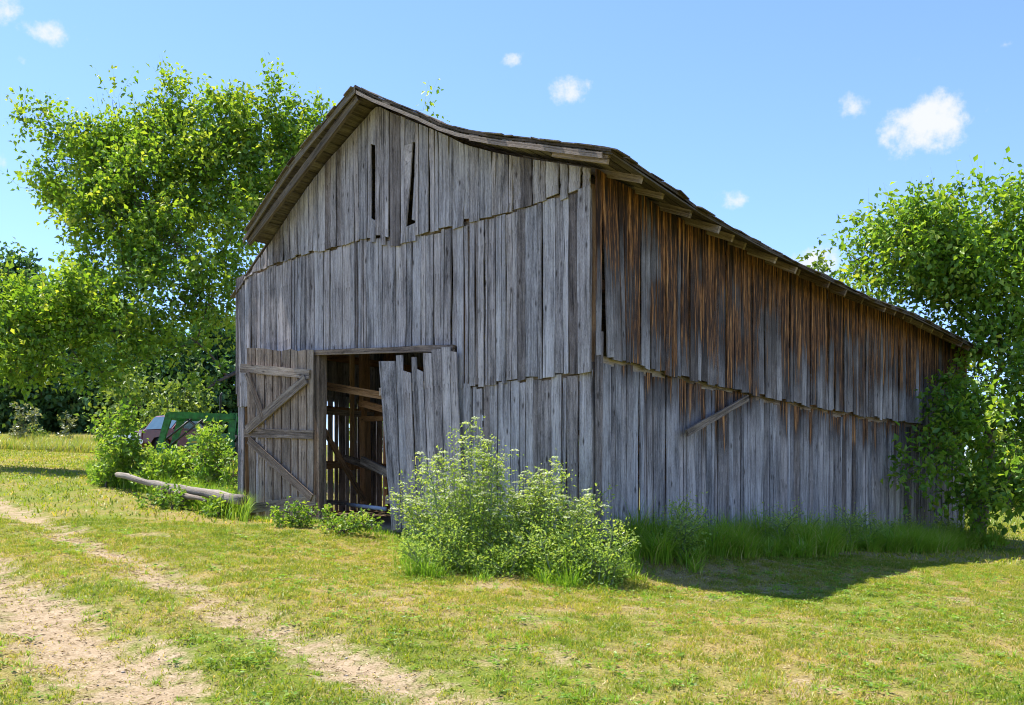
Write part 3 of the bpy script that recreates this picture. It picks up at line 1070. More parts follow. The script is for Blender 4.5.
# door post on the left of the opening, showing outside
pz = fw(tA(317), 0, .02)
dp = MB(); dp.plank(fw(tA(322.5), gz1(pz.x, pz.y) - .05, .075), fw(tA(311.5), gz1(pz.x, pz.y) - .05, .075), fw(tA(322), HEAD(T_OPEN1) + .02, .05), fw(tA(313), HEAD(T_OPEN1) + .02, .05), NF, .16, 7, .010, .006)
dp.build("door_post", M['oldwood'], barn)
hd = MB(); hd.plank(fw(tA(457), front(457, 352)[1], .09), fw(tA(457), front(457, 345)[1], .09), fw(tA(309), front(309, 356)[1], .09), fw(tA(309), front(309, 351)[1], .09), NF, .06, 5, .006)
hd.build("lintel", M['oldwood'], barn)
# girts inside
girt_z = lambda k: za + k
for k in (.35, 1.35, 2.45, 3.5, 4.35):
    p0 = fw(LF - .09, girt_z(k)) + UR * .05; p1 = fw(LF - .09, girt_z(k) - .1) + UR * (LR - .05)
    timber("girt", p0, p1, .09, .13)
    p0 = fw(.09, girt_z(k)) + UR * .05; p1 = fw(.09, girt_z(k) - .35) + UR * (LR - .05)
    timber("girt", p0, p1, .09, .13)
timber("girt", fw(.06, LLr(0) - .045, -.07), fw(T_OPEN0, LLr(T_OPEN0) - .03, -.07), .09, .12, 'oldwood')
tq = np.linspace(.06, LF - .1, 6)
for a0, a1 in zip(tq[:-1], tq[1:]):
    timber("girt", fw(a0, UL(a0) - .03, -.045), fw(a1, UL(a1) - .03, -.045), .07, .16, 'oldwood')
sq = np.linspace(.1, LR - .1, 5)
for a0, a1 in zip(sq[:-1], sq[1:]):
    timber("girt", rw(a0, RL(a0) - .05, -.06), rw(a1, RL(a1) - .05, -.06), .07, .15, 'oldwood')
# things seen through the doorway (rails, a fallen brace, a trough board)
D = lambda px, py, s: (lambda o: Vector((o[0].x, o[0].y, o[1])))((lambda r: (A + UR * s + UF * r[0], r[1]))(hit(px, py, A + UR * s, UF, NF)))
timber("rail", D(316, 384, .55), D(384, 396, .75), .05, .13, 'timber', "orange-brown rail across the doorway")
timber("rail", D(318, 411, 1.6), D(374, 415, 2.3), .06, .11, 'oldwood')
timber("rail", D(360, 403, 1.0), D(392, 411, .8), .05, .12)
timber("rail", D(362, 419, 1.5), D(396, 418, 1.1), .06, .09)
timber("rail", D(345, 458, 1.7), D(392, 474, 1.0), .06, .12, 'oldwood')
timber("rail", D(362, 460, 1.2), D(398, 478, .9), .06, .14, 'oldwood')
timber("rail", D(316, 468, 1.2), D(362, 462, 2.4), .06, .10)
timber("rail", D(316, 416, .5), D(364, 500, 1.6), .05, .09, 'timber', "rail leaning diagonally across the doorway")
timber("post", D(366, 510, 2.2), D(364, 345, 2.2), .15, .15)
timber("rail", D(352, 345, 1.5), D(352, 470, 1.8), .05, .08)
timber("rail", D(312, 501, .9), D(346, 503, 1.0), .10, .08, 'oldwood')
pp = MB(); pp.tube([D(348, 504.5, .75), D(386, 509, .55)], [.035, .035], 8); pp.build("pipe", M['pipe'], barn, True)

# --- left door leaf, swung open against the wall
ang = math.radians(5)
HP = fw(tA(313), 0, .16)
UD = (UF * math.cos(ang) + NF * math.sin(ang)).normalized()
ND = (NF * math.cos(ang) - UF * math.sin(ang)).normalized()


def door_pt(px, py, o=0.0):
    u_, z_ = hit(px, py, HP + ND * o, UD, ND)
    p = HP + ND * o + UD * u_
    return Vector((p.x, p.y, z_))


db = MB()
bnds = [313, 306, 297.5, 290, 281, 272.5, 264, 255, 246]
btm = [514, 515, 514, 497, 513, 500, 519, 522, 0]
tps_ = [350, 349.5, 351, 349, 351, 350, 348.5, 348, 348]
for i in range(8):
    xr, xl = bnds[i], bnds[i + 1]
    lb = btm[i]
    sk = 3.0 if i > 4 else 1.0
    db.plank(door_pt(xr - .3, lb), door_pt(xl + .9 + sk, lb + random.uniform(-2, 2)), door_pt(xr - .3, tps_[i]), door_pt(xl + .7, tps_[i + 1]), ND, .024, 6, .006, .006)
door = db.build("door", M['oldwood'], barn)
door['label'] = "brown plank door leaf with Z bracing swung open against the wall"


def strap(name, x0, y0, x1, y1, hw, o, parent, m='oldwood', fn=door_pt, th=.035):
    """rail or brace nailed on the door: centre line in the door plane, hw half width in metres"""
    a = fn(x0, y0, o); b = fn(x1, y1, o)
    d = (b - a).normalized()
    nn = ND if fn is door_pt else NR
    w = d.cross(nn).normalized() * hw
    mm = MB(); mm.plank(a - w, a + w, b - w, b + w, nn, th, 4, .004, .003)
    return mm.build(name, M[m], parent)


strap("rail", 240, 368, 309, 374, .075, .040, door)
strap("rail", 244, 433, 313, 434.5, .075, .040, door)
strap("rail", 248, 509, 315, 500, .085, .042, door)
strap("brace", 305, 379, 246, 430, .085, .076, door)
strap("brace", 248, 440, 311, 498, .07, .079, door)
strap("brace", 246, 373, 262, 418, .05, .077, door)

# --- right door leaf, off its hinges and leaning
HP2 = fw(tA(458), 0, .14)
ang2 = math.radians(7)
UD2 = (UF * math.cos(ang2) + NF * math.sin(ang2)).normalized()
ND2 = (NF * math.cos(ang2) - UF * math.sin(ang2)).normalized()


def door2_pt(px, py, o=0.0):
    u_, z_ = hit(px, py, HP2 + ND2 * o, UD2, ND2)
    p = HP2 + ND2 * o + UD2 * u_
    return Vector((p.x, p.y, z_))


d2 = MB()
tops = [(456, 352), (449.5, 347), (441, 349), (431, 352), (422.5, 352), (416, 356), (410.5, 358), (402, 360), (395, 357), (378, 362)]
bots = [(463, 520), (453, 522), (445, 522), (438, 524), (430, 524), (424, 526), (417, 526), (409, 528), (401, 528), (391, 531)]
D2T = [(352, .4), (347, .4), (349, .4), (353, .4), (372, .5), (357, 1.0), (373, .5), (355, 1.2), (361, .3)]
for i in range(9):
    (a, ya), (b, yb) = tops[i], tops[i + 1]
    (c, yc), (e, ye) = bots[i], bots[i + 1]
    ya, dw = D2T[i]
    d2.plank(door2_pt(c, yc), door2_pt(e + .7, ye), door2_pt(a, ya), door2_pt(b + dw, ya + (yb - ya) * .2), ND2, .024, 6, .006, .008)
door2 = d2.build("door", M['siding'], barn)
door2['label'] = "grey plank door leaf hanging crooked in the doorway"
for (x0, y0, x1, y1) in ((380, 392, 454, 380), (386, 500, 460, 494)):
    a = door2_pt(x0, y0, -.03); b = door2_pt(x1, y1, -.03)
    mm = MB(); mm.beam(a, b, .04, .12); mm.build("rail", M['oldwood'], door2)

# jamb board right of the doorway
jb = MB(); pj = fw(tA(464), 0)
jb.plank(fw(tA(471), gz1(pj.x, pj.y), .032), fw(tA(458.5), gz1(pj.x, pj.y), .032), fw(tA(471), front(470, 384)[1], .032), fw(tA(457.5), front(460, 383)[1], .032), NF, .03, 5)
jb.build("jamb_board", M['siding'], barn)


def right_pt(px, py, o=0.0):
    s_, z_ = right(px, py, o)
    return rw(s_, z_, o)


lb_ = strap("loose_board", 688, 433, 749, 398, .05, .13, barn, 'oldwood', right_pt, .04)
lb_['label'] = "loose grey board hanging diagonally on the side wall"

# ------------------------------------------------------------------ trees and shrubs
def rand_dir(n):
    return nrmz(rng.normal(size=(n, 3)))


def curve_pts(a, b, sag=.0, side=.12, n=6):
    L = (b - a).length
    off = Vector((random.uniform(-1, 1), random.uniform(-1, 1), random.uniform(-.3, 1))) * (side * L)
    c = (a + b) / 2 + off + Vector((0, 0, sag * L))
    return [a * (1 - k) ** 2 + c * (2 * k * (1 - k)) + b * k * k for k in [i / (n - 1) for i in range(n)]]


def tree(name, label, cat, base, fork_h, r0, lobes, leaf_m, leaf_len, per_spray, spray_len, density, group=None, droop=.35, limb_r=.35, lean=(0, 0), up=.5, shell=.55, twigs=True, tint_bias=0.0, wide=.62, gap=-.20):
    """lobes: (centre Vector, (rx, ry, rz), weight). Tapered trunk, limbs to every lobe, leafy sprays through each lobe's volume."""
    root = empty(name, base, label, cat, group)
    wood = MB()
    fork = base + Vector((lean[0], lean[1], fork_h))
    tp = curve_pts(base - Vector((0, 0, .1)), fork, 0, .05, 6)
    wood.tube(tp, [r0 * (1.25 if i == 0 else 1 - .06 * i) for i in range(6)], 9, jit=.06)
    P, AX, NR_, RN, LN = [], [], [], [], []
    nodes = [(fork, r0 * .72), (tp[4], r0 * .72), (tp[3], r0 * .75)]
    for (c, rad, wgt) in sorted(lobes, key=lambda L: (L[0] - fork).length):
        rad = np.array(rad)
        # branch off the nearest limb already grown
        src, sr = min(nodes, key=lambda q: (q[0] - c).length + .35 * (q[0] - fork).length)
        lp = curve_pts(src, c, .05, .12, 7)
        lr = min(sr * .85, r0 * limb_r * (.7 + .5 * min(1.5, (c - fork).length / 4)))
        lrs = [lr * (1 - .11 * i) for i in range(7)]
        wood.tube(lp, lrs, 6, jit=.05)
        nodes += [(lp[k], lrs[k]) for k in (2, 3, 4, 5)]
        lr = max(lr * .6, .03 if twigs else .05)
        vol = rad[0] * rad[1] * rad[2]
        ns = max(6, int(density * wgt * (vol ** (2 / 3)) ))
        u = rand_dir(ns)
        rr = rng.uniform(0, 1, ns) ** (shell * .6)
        pts = u * rr[:, None] * rad[None, :]
        # gaps: noise removes whole patches
        keep = np.array([mnoise.noise(Vector(tuple((p + np.array(c)) * .9))) > gap for p in pts])
        pts = pts[keep]; u = u[keep]; ns = len(pts)
        if ns == 0: continue
        sec = [Vector(tuple(pts[i])) * .62 + c for i in rng.integers(0, ns, max(3, ns // 14))]
        for q in sec:
            k = random.choice((3, 4, 5))
            wood.tube(curve_pts(lp[k], q, .05, .12, 5), [lr * .42, lr * .34, lr * .26, lr * .18, lr * .09], 5)
        sdir = nrmz(u * .8 + rng.normal(size=(ns, 3)) * .55 + np.array([[0, 0, up]]))
        cv = np.array(c)[None, :]
        start = pts + cv
        sl = spray_len * rng.uniform(.6, 1.4, ns)
        if twigs:
            for i in range(ns):
                s_ = Vector(tuple(start[i])); e_ = s_ + Vector(tuple(sdir[i])) * float(sl[i])
                q = min(sec, key=lambda z: (z - s_).length_squared)
                wood.tube([q.lerp(s_, .35), s_, e_], [lr * .11, lr * .09, lr * .03], 3)
        k = per_spray
        tt = (np.arange(k) + .5) / k
        pos = start[:, None, :] + sdir[:, None, :] * (sl[:, None] * tt[None, :])[:, :, None]
        pos = pos + rng.normal(size=pos.shape) * spray_len * .11
        pos[:, :, 2] -= (tt[None, :] ** 2) * droop * sl[:, None] * .5
        ax = nrmz(sdir[:, None, :] * .5 + rng.normal(size=pos.shape) * .7 + np.array([0, 0, -droop]))
        nn = nrmz(rng.normal(size=pos.shape) * .42 + rng.normal(size=(ns, 1, 3)) * .45 + np.array([0, 0, 1.0]))
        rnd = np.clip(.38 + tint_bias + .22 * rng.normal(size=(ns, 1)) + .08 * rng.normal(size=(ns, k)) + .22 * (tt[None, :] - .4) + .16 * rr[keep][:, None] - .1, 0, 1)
        P.append(pos.reshape(-1, 3)); AX.append(ax.reshape(-1, 3)); NR_.append(nn.reshape(-1, 3)); RN.append(rnd.ravel())
        LN.append((leaf_len * rng.uniform(.65, 1.3, pos.shape[:2])).ravel())
    P = np.concatenate(P); AX = np.concatenate(AX); NR_ = np.concatenate(NR_); RN = np.concatenate(RN); LN = np.concatenate(LN)
    ins = inside_barn(P[:, 0], P[:, 1], .15)
    ok = ~ins
    for q in np.nonzero(ins)[0]:
        dx, dy = P[q, 0] - A.x, P[q, 1] - A.y
        ok[q] = P[q, 2] > roof_z(dx * UF.x + dy * UF.y, dx * UR.x + dy * UR.y) + .12
    P, AX, NR_, RN, LN = P[ok], AX[ok], NR_[ok], RN[ok], LN[ok]
    wood.build("trunk", M['bark'], root, True)
    v, f = leaf_arrays(P, AX, NR_, LN, LN * wide)
    np_mesh("crown", v, f, M[leaf_m], root, np.repeat(RN, 4))
    return root


def lobe(px, py, Y, rpx, rpy, ry, w=1.0):
    k = Y / F
    return (at(px, py, Y), (rpx * k, ry, rpy * k), w)


def on_ground(px, Y):
    x = (px - CX) / F * Y
    return Vector((x, Y, gz1(x, Y)))


# the big tree behind the barn's left side
TL = [lobe(132, 173, 28.4, 46, 36, 1.5), lobe(84, 183, 28, 38, 30, 1.2, .8), lobe(74, 144, 28, 30, 14, .6, .8), lobe(36, 119, 28, 18, 8, .4, .9), lobe(42, 190, 28, 20, 9, .5, .8), lobe(114, 134, 28.4, 14, 26, .6, .9), lobe(118, 104, 28.4, 8, 13, .4, 1.0), lobe(140, 141, 28.6, 22, 26, .8), lobe(176, 108, 28.4, 10, 26, .5, 1.0), lobe(160, 121, 28.4, 12, 18, .5, .8), lobe(190, 151, 28.4, 30, 34, 1.2),
      lobe(222, 120, 28.7, 16, 22, .7, .9), lobe(246, 128, 28.7, 20, 26, .9), lobe(276, 108, 28.7, 14, 22, .6, 1.0), lobe(262, 156, 28.7, 30, 26, 1.1), lobe(300, 144, 28.7, 24, 18, .9), lobe(326, 120, 28.8, 16, 7, .4, .9), lobe(306, 163, 28.8, 26, 20, .8, .9), lobe(280, 193, 28.6, 30, 26, 1.0, .9), lobe(258, 220, 28.2, 26, 30, .9, .9),
      lobe(150, 200, 27.6, 50, 36, 1.6), lobe(215, 183, 28.4, 40, 40, 1.5), lobe(119, 225, 27.2, 42, 26, 1.3), lobe(84, 205, 27.6, 24, 16, .7, .7), lobe(175, 250, 26.8, 46, 30, 1.3), lobe(225, 240, 27.2, 32, 34, 1.0), lobe(120, 265, 26.4, 40, 22, 1.1, .9), lobe(215, 292, 26.4, 28, 34, .8), lobe(165, 300, 26, 40, 24, 1.0, .8),
      lobe(85, 300, 25.4, 36, 22, 1.0), lobe(45, 310, 25, 30, 22, .9), lobe(5, 300, 25, 22, 14, .7, .9), lobe(12, 335, 25, 36, 30, 1.1), lobe(120, 330, 25.4, 44, 18, 1.0, .8), lobe(190, 338, 25.8, 36, 16, .7, .7), lobe(60, 352, 25, 34, 18, .9, .8), lobe(22, 375, 25, 22, 14, .6, .8), lobe(98, 378, 25.2, 26, 14, .6, .7), lobe(140, 362, 25.4, 26, 10, .5, .6), lobe(208, 388, 25.6, 16, 12, .4, .45), lobe(-40, 345, 25.4, 36, 40, 1.2), lobe(422, 111, 29, 5, 4, .2, .8)]
tb = on_ground(250, 27.2)
tree("broadleaf_tree", "tall yellow-green tree spreading out behind the barn's left corner", "tree", tb, 3.0, .24, TL, 'leaf', .155, 12, .75, 235, droop=.3, limb_r=.3, up=.75, tint_bias=.05)
# visible low limbs reaching left out of the crown
# the tree at the barn's right end
TRL = [lobe(900, 250, 23.5, 40, 30, 1.4), lobe(868, 264, 24, 40, 20, 1.2, .9), lobe(925, 223, 23, 26, 18, .9), lobe(962, 228, 23, 36, 26, 1.3), lobe(990, 208, 23, 16, 18, .6), lobe(1022, 223, 23, 30, 34, 1.2), lobe(846, 260, 24.5, 20, 10, .6, .7), lobe(1000, 273, 22.7, 46, 28, 1.2, .8), lobe(940, 262, 23, 40, 26, 1.1), lobe(905, 285, 23.5, 36, 18, .9, .8), lobe(950, 295, 23.2, 30, 18, .8, .8),
       lobe(1000, 320, 23.4, 40, 30, 1.0, .8), lobe(965, 498, 20.9, 24, 16, .4, 1.0), lobe(1000, 500, 21.2, 30, 16, .5, 1.0), lobe(950, 438, 20.9, 28, 18, .35, 1.0), lobe(1035, 500, 21.5, 26, 22, .6, .9), lobe(1004, 362, 22.8, 40, 22, .7, .8), lobe(1030, 268, 23.4, 34, 30, 1.0), lobe(965, 253, 23.8, 44, 26, 1.2), lobe(920, 278, 24, 40, 24, 1.2), lobe(1000, 440, 22.4, 40, 34, .9, .8), lobe(1060, 290, 23, 44, 60, 1.4), lobe(1022, 305, 22.8, 30, 28, .9, .7), lobe(996, 330, 22.6, 32, 16, .7, .8), lobe(1008, 362, 22, 26, 22, .8, .7), lobe(988, 386, 21.9, 34, 22, .6, .9), lobe(962, 408, 21.4, 28, 18, .45, .9), lobe(985, 425, 21, 36, 24, .7, .9), lobe(912, 474, 20.2, 24, 12, .3, 1.0), lobe(945, 470, 20.4, 30, 20, .4, 1.0), lobe(982, 482, 20.6, 26, 22, .5, .8),
       lobe(1040, 400, 22, 36, 36, 1.0, .8), lobe(1008, 478, 19.6, 24, 16, .5, .8), lobe(1020, 505, 19.8, 22, 14, .5, .7), lobe(1055, 470, 20.4, 30, 36, 1.0), lobe(1045, 203, 23, 20, 16, .6, .8)]
tb2 = on_ground(976, 24.8)
tree("broadleaf_tree", "leafy green tree growing against the barn's right end", "tree", tb2, 3.3, .17, TRL, 'leaf_right', .155, 11, .75, 222, gap=-.18, droop=.4, up=.6, tint_bias=.05, limb_r=.42, lean=(.1, -.5))

# woods and single trees far behind
def far_tree(px, Y, top_py, w_px, label, leaf='leaf_far', leaf_len=.42, dens=30, n=9, low=.1, tint=0.0, seedpy=None):
    base = on_ground(px, Y)
    k = Y / F
    H = (HC + (YH - top_py) * k) - base.z
    w = w_px * k
    lobes = []
    for i in range(n):
        h = low + (1 - low) * (i + .5) / n
        prof = math.sin(math.pi * min(1, (.18 + .80 * h))) ** .7
        a = random.uniform(0, 6.28)
        r = w * .5 * prof * random.uniform(.25, .62)
        c = base + Vector((math.cos(a) * r, math.sin(a) * r, H * h * .93))
        rr = w * .5 * prof * random.uniform(.5, .75) + .25
        lobes.append((c, (rr, rr, min(rr * .8, H * .2)), 1.0))
    lobes.append((base + Vector((random.uniform(-.3, .3), 0, H * .90)), (w * .16, w * .16, H * .09), 1.2))
    return tree("broadleaf_tree", label, "tree", base, H * .35, max(.12, H * .018), lobes, leaf, leaf_len, 6, leaf_len * 2.6, dens, "trees of the far wood", twigs=False, limb_r=.45, tint_bias=tint, wide=.75)


FT = [(-20, 58, 330, 90, "low dark tree of the far wood at the left frame edge"),
      (40, 57, 345, 80, "low dark tree of the far wood between the pale bushes and the tall trees"),
      (95, 58, 350, 80, "low dark tree of the far wood above the red drum"),
      (-70, 64, 250, 120, "dark green tree of the far wood at the left edge of the view"),
      (14, 62, 247, 92, "tallest rounded dark tree of the far wood, at the far left"),
      (60, 60, 300, 90, "dark tree of the far wood behind the two pale bushes"),
      (82, 72, 262, 80, "farther dark tree of the wood filling the gap by the big tree"),
      (118, 66, 300, 90, "dark tree of the far wood left of the maroon truck"),
      (165, 62, 330, 90, "dark tree of the far wood straight behind the truck"),
      (215, 66, 310, 90, "dark tree of the far wood behind the green tractor"),
      (262, 70, 300, 90, "dark tree of the far wood hidden by the barn's left corner")]
for (px, Y, tp_, w_, lab) in FT:
    far_tree(px, Y, tp_, w_, lab, dens=62, n=13, low=.03, leaf_len=.36)
far_tree(128, 46, 372, 66, "mid green bushy tree at the wood's edge behind the weeds", 'leaf_mid', .25, 45, 8, .05)
far_tree(186, 50, 380, 70, "greyish green low tree at the wood's edge behind the tractor", 'leaf_mid', .25, 45, 8, .05, -.05)
far_tree(812, 46, 240, 60, "dark treetop showing over the barn roof beside the right tree", 'leaf_mid', .28, 55, 10, .2, -.1)
for px, Y, tp_, w_ in ((640, 75, 400, 140), (760, 80, 410, 150), (900, 84, 430, 150), (420, 75, 380, 150), (1010, 86, 440, 150), (1090, 80, 420, 150), (1200, 75, 400, 160)):
    far_tree(px, Y, tp_, w_, {640: "wood tree straight behind the barn", 760: "wood tree behind the barn's long side", 900: "wood tree behind the barn's right end", 420: "wood tree behind the barn's gable", 1010: "low distant tree in the gap right of the barn", 1090: "distant tree beyond the right edge of the view", 1200: "distant tree far outside the right edge"}[px], 'leaf_mid', .5, 34, 8, .03, -.1)


def shrub(name, label, px, Y, py_top, w_px, leaf_m, leaf_len, dens, n=6, group=None, depth=.8, up=.6, per=8, spray=.3, cat="shrub", spread=.7, tint=0.0):
    base = on_ground(px, Y)
    k = Y / F
    H = max(.3, (HC + (YH - py_top) * k) - base.z)
    w = w_px * k
    lobes = []
    for i in range(n):
        h = (i + .6) / n
        c = base + Vector((random.uniform(-.5, .5) * w * spread * (1.1 - .55 * h), random.uniform(-.4, .4) * depth, H * h * .85))
        rr = w * .5 * (.62 - .25 * h)
        lobes.append((c, (rr, min(depth * .6, rr), max(.12, H * .17)), 1.0))
    return tree(name, label, cat, base, H * .2, .025, lobes, leaf_m, leaf_len, per, spray, dens, group, limb_r=.6, up=up, droop=.2, tint_bias=tint, gap=-.45)


shrub("shrub", "pale blossoming bush in front of the dark wood, the bigger of two", 22, 44, 404, 34, 'leaf_pale', .16, 110, 6, "pale bushes at the edge of the field", tint=.1)
shrub("shrub", "small pale bush before the dark wood, nearer the red truck", 64, 44, 414, 18, 'leaf_pale', .15, 110, 5, "pale bushes at the edge of the field")
shrub("shrub", "thin grey-green bush between the two pale bushes", 37, 45, 416, 18, 'leaf_mid', .15, 110, 5)
# rank growth by the log
shrub("bramble_bush", "tall light green bramble bush behind the log's far end", 131, 20.8, 408, 54, 'bramble', .10, 420, 9, None, 1.2, .8, 8, .28, "bush")
shrub("bramble_bush", "leafy bramble bush between the tractor and the barn's left corner", 213, 19.9, 423, 54, 'bramble', .10, 420, 8, None, 1.1, .8, 8, .28, "bush")
shrub("bramble_bush", "low bright green bramble filling the space behind the log", 182, 20.4, 450, 84, 'bramble', .09, 420, 7, None, .9, .8, 8, .25, "bush", tint=.05)
shrub("bramble_bush", "loose light bramble at the left end of the thicket by the log", 106, 21.3, 424, 34, 'bramble', .09, 420, 8, None, .8, .8, 8, .26, "bush", tint=.08)
shrub("bramble_bush", "pale green bramble standing just behind the middle of the log", 166, 20.3, 448, 44, 'bramble', .09, 420, 8, None, .8, .8, 8, .28, "bush", tint=.12)
shrub("bramble_bush", "narrow bramble pressed against the barn's left corner post", 233, 18.9, 446, 26, 'bramble', .08, 420, 7, None, .5, .9, 8, .22, "bush")
shrub("weed_clump", "dark low weed clump at the log's far end", 106, 20.6, 462, 36, 'bramble', .08, 420, 6, None, .8, .8, 8, .22, "weeds")
shrub("weed_clump", "dark green weeds under the middle of the log", 172, 17.6, 492, 56, 'bramble', .07, 420, 6, None, .5, .6, 8, .18, "weeds", tint=-.12)
shrub("weed_clump", "low leafy weeds between the log and the open door", 222, 16.9, 497, 50, 'bramble', .07, 420, 6, None, .4, .6, 8, .16, "weeds")
shrub("weed_clump", "low green weeds growing under the open door leaf", 300, 15.5, 519, 86, 'bramble', .06, 480, 6, None, .3, .6, 8, .14, "weeds", tint=.08)
shrub("weed_clump", "low green weeds at the foot of the door post", 344, 15.0, 521, 74, 'bramble', .06, 480, 5, None, .3, .6, 8, .14, "weeds", tint=.05)


# hemlock: upright stems, ferny leaves, white umbels
def hemlock(name, label, stems, leaf_n, flower_p=.75, kind=None, group=None):
    """stems: (px of base, px of tip, py of tip, Y)"""
    b0 = on_ground(stems[0][0], stems[0][3])
    root = empty(name, b0, label, "weeds", group)
    if kind: root['kind'] = kind
    st = MB()
    LP, LA, LNm, LR_, LL = [], [], [], [], []
    FP, FN, FR = [], [], []
    for (pb, pt, py, Y) in stems:
        base = on_ground(pb, Y)
        tip = at(pt, py, Y + random.uniform(-.1, .1))
        H = (tip - base).length
        cp = curve_pts(base, tip, .02, .05, 6)
        st.tube(cp, [.011 * (1 - .14 * i) for i in range(6)], 5)
        for j in range(int(6 + H * 8)):
            k = random.uniform(.12, 1.0)
            i0 = min(4, int(k * 5)); p = cp[i0].lerp(cp[i0 + 1], k * 5 - i0)
            a = random.uniform(0, 6.28)
            d = Vector((math.cos(a), math.sin(a), random.uniform(.2, 1.0))).normalized()
            Lb = random.uniform(.16, .42) * (1.15 - .5 * k)
            q = p + d * Lb
            st.tube([p, p.lerp(q, .5) + Vector((0, 0, .02)), q], [.005, .004, .002], 3)
            n = int(leaf_n * (1.25 - .55 * k))
            kk = rng.uniform(.15, 1.05, n)
            base_ = np.array(p)[None] + (np.array(q) - np.array(p))[None] * kk[:, None]
            wdt = .02 + .10 * (1.1 - kk)
            LP.append(base_ + rng.normal(size=(n, 3)) * wdt[:, None])
            LA.append(np.array(d)[None] * .7 + rng.normal(size=(n, 3)) * .6)
            LNm.append(rng.normal(size=(n, 3)) * .6 + np.array([0, 0, 1.0]))
            LR_.append(np.clip(.25 + .45 * k + .16 * rng.normal(size=n), 0, 1))
            LL.append(rng.uniform(.025, .06, n))
            if k > .45 and random.random() < flower_p:
                c = q + Vector((0, 0, .03))
                m_ = 26
                aa = rng.uniform(0, 6.28, m_); rr = np.sqrt(rng.uniform(0, 1, m_)) * random.uniform(.03, .065)
                FP.append(np.stack([c.x + np.cos(aa) * rr, c.y + np.sin(aa) * rr, c.z + .02 - rr * rr * 5 + rng.normal(size=m_) * .004], 1))
                FN.append(np.stack([np.cos(aa) * .4, np.sin(aa) * .4, np.ones(m_)], 1))
                FR.append(np.clip(rng.uniform(.2, 1, m_) * .6 + random.uniform(0, .4), 0, 1))
    st.build("stem", M['stem'], root)
    P = np.concatenate(LP); A_ = np.concatenate(LA); Nn = np.concatenate(LNm); R_ = np.concatenate(LR_); L_ = np.concatenate(LL)
    P[:, 2] = np.maximum(P[:, 2], gz(P[:, 0], P[:, 1]) + .02)
    v, f = leaf_arrays(P, A_, Nn, L_, L_ * .5)
    np_mesh("foliage", v, f, M['weed'], root, np.repeat(R_, 4))
    if FP:
        P = np.concatenate(FP); Nn = np.concatenate(FN); R_ = np.concatenate(FR); n = len(P)
        v, f = leaf_arrays(P, rng.normal(size=(n, 3)) * np.array([1, 1, .2]), Nn, np.full(n, .026), np.full(n, .024), .1)
        np_mesh("flower_head", v, f, M['flower'], root, np.repeat(R_, 4))
    return root


def stem_set(x0, x1, outline, n, Y0, Y1):
    f_ = interp(outline)
    res = []
    for i in range(n):
        x = x0 + (x1 - x0) * (i + random.uniform(.1, .9)) / n
        Y = random.uniform(Y0, Y1)
        top = f_(x) + random.uniform(0, 1) ** 1.5 * 75
        xb = x + (((x0 + x1) / 2) - x) * .3
        res.append((xb, x, top, Y))
    return res


hemlock("flowering_weed", "tallest bushy white-flowered weed in front of the crooked door", stem_set(402, 556, [(402, 500), (412, 478), (430, 458), (450, 446), (465, 425), (482, 422), (495, 448), (510, 458), (540, 468), (540, 468), (556, 472)], 36, 12.1, 12.9), 27)
hemlock("flowering_weed", "white-flowered weed leaning right against the barn corner", stem_set(514, 600, [(512, 480), (540, 478), (556, 470), (568, 456), (584, 452), (600, 474)], 15, 12.0, 12.7), 25)
hemlock("leafy_weed", "low bright green leafy weed right of the white-flowered clump", stem_set(530, 630, [(535, 520), (560, 515), (600, 520), (625, 530), (640, 545)], 26, 11.5, 12.2), 26, 0)
hemlock("leafy_weed", "low green weeds at the front foot of the white-flowered clump", stem_set(402, 540, [(402, 540), (420, 528), (480, 525), (540, 530)], 26, 11.6, 12.3), 26, 0)

# tall rank grass along the shaded wall
def tall_grass(name, label, n, place, hmin, hmax, wdt, m_, rbias=0.0, lean=(.3, 1.1), kind='stuff', cat="grass"):
    x, y, hs, *dr = place(n)
    pos = np.stack([x, y, gz(x, y) - .01], 1)
    h = rng.uniform(hmin, hmax, n) * hs
    ld = dr[0] if dr else rng.uniform(0, 2 * math.pi, n)
    ln = rng.uniform(lean[0], lean[1], n)
    # 4-segment arching blades
    seg = 5
    side = np.stack([np.cos(ld + 1.57), np.sin(ld + 1.57), np.zeros(n)], 1)
    ldv = np.stack([np.cos(ld), np.sin(ld), np.zeros(n)], 1)
    V = np.empty((n, seg * 2, 3))
    for i in range(seg):
        k = i / (seg - 1)
        cpos = pos + np.array([[0, 0, 1.0]]) * (h * (k - .38 * ln * k * k * .8))[:, None] + ldv * (h * ln * k * k * .62)[:, None]
        ww = wdt * (1 - k * .93) * .5
        V[:, 2 * i] = cpos - side * ww; V[:, 2 * i + 1] = cpos + side * ww
    b = np.arange(n)[:, None] * (seg * 2)
    Fs = np.concatenate([b + np.array([[2 * i, 2 * i + 1, 2 * i + 3, 2 * i + 2]]) for i in range(seg - 1)], 0)
    rn = np.clip(.4 + rbias + .22 * rng.normal(size=n), 0, 1)
    o = np_mesh(name, V.reshape(-1, 3), Fs, M[m_], None, np.repeat(rn, seg * 2))
    return tag(o, label, cat, kind=kind)


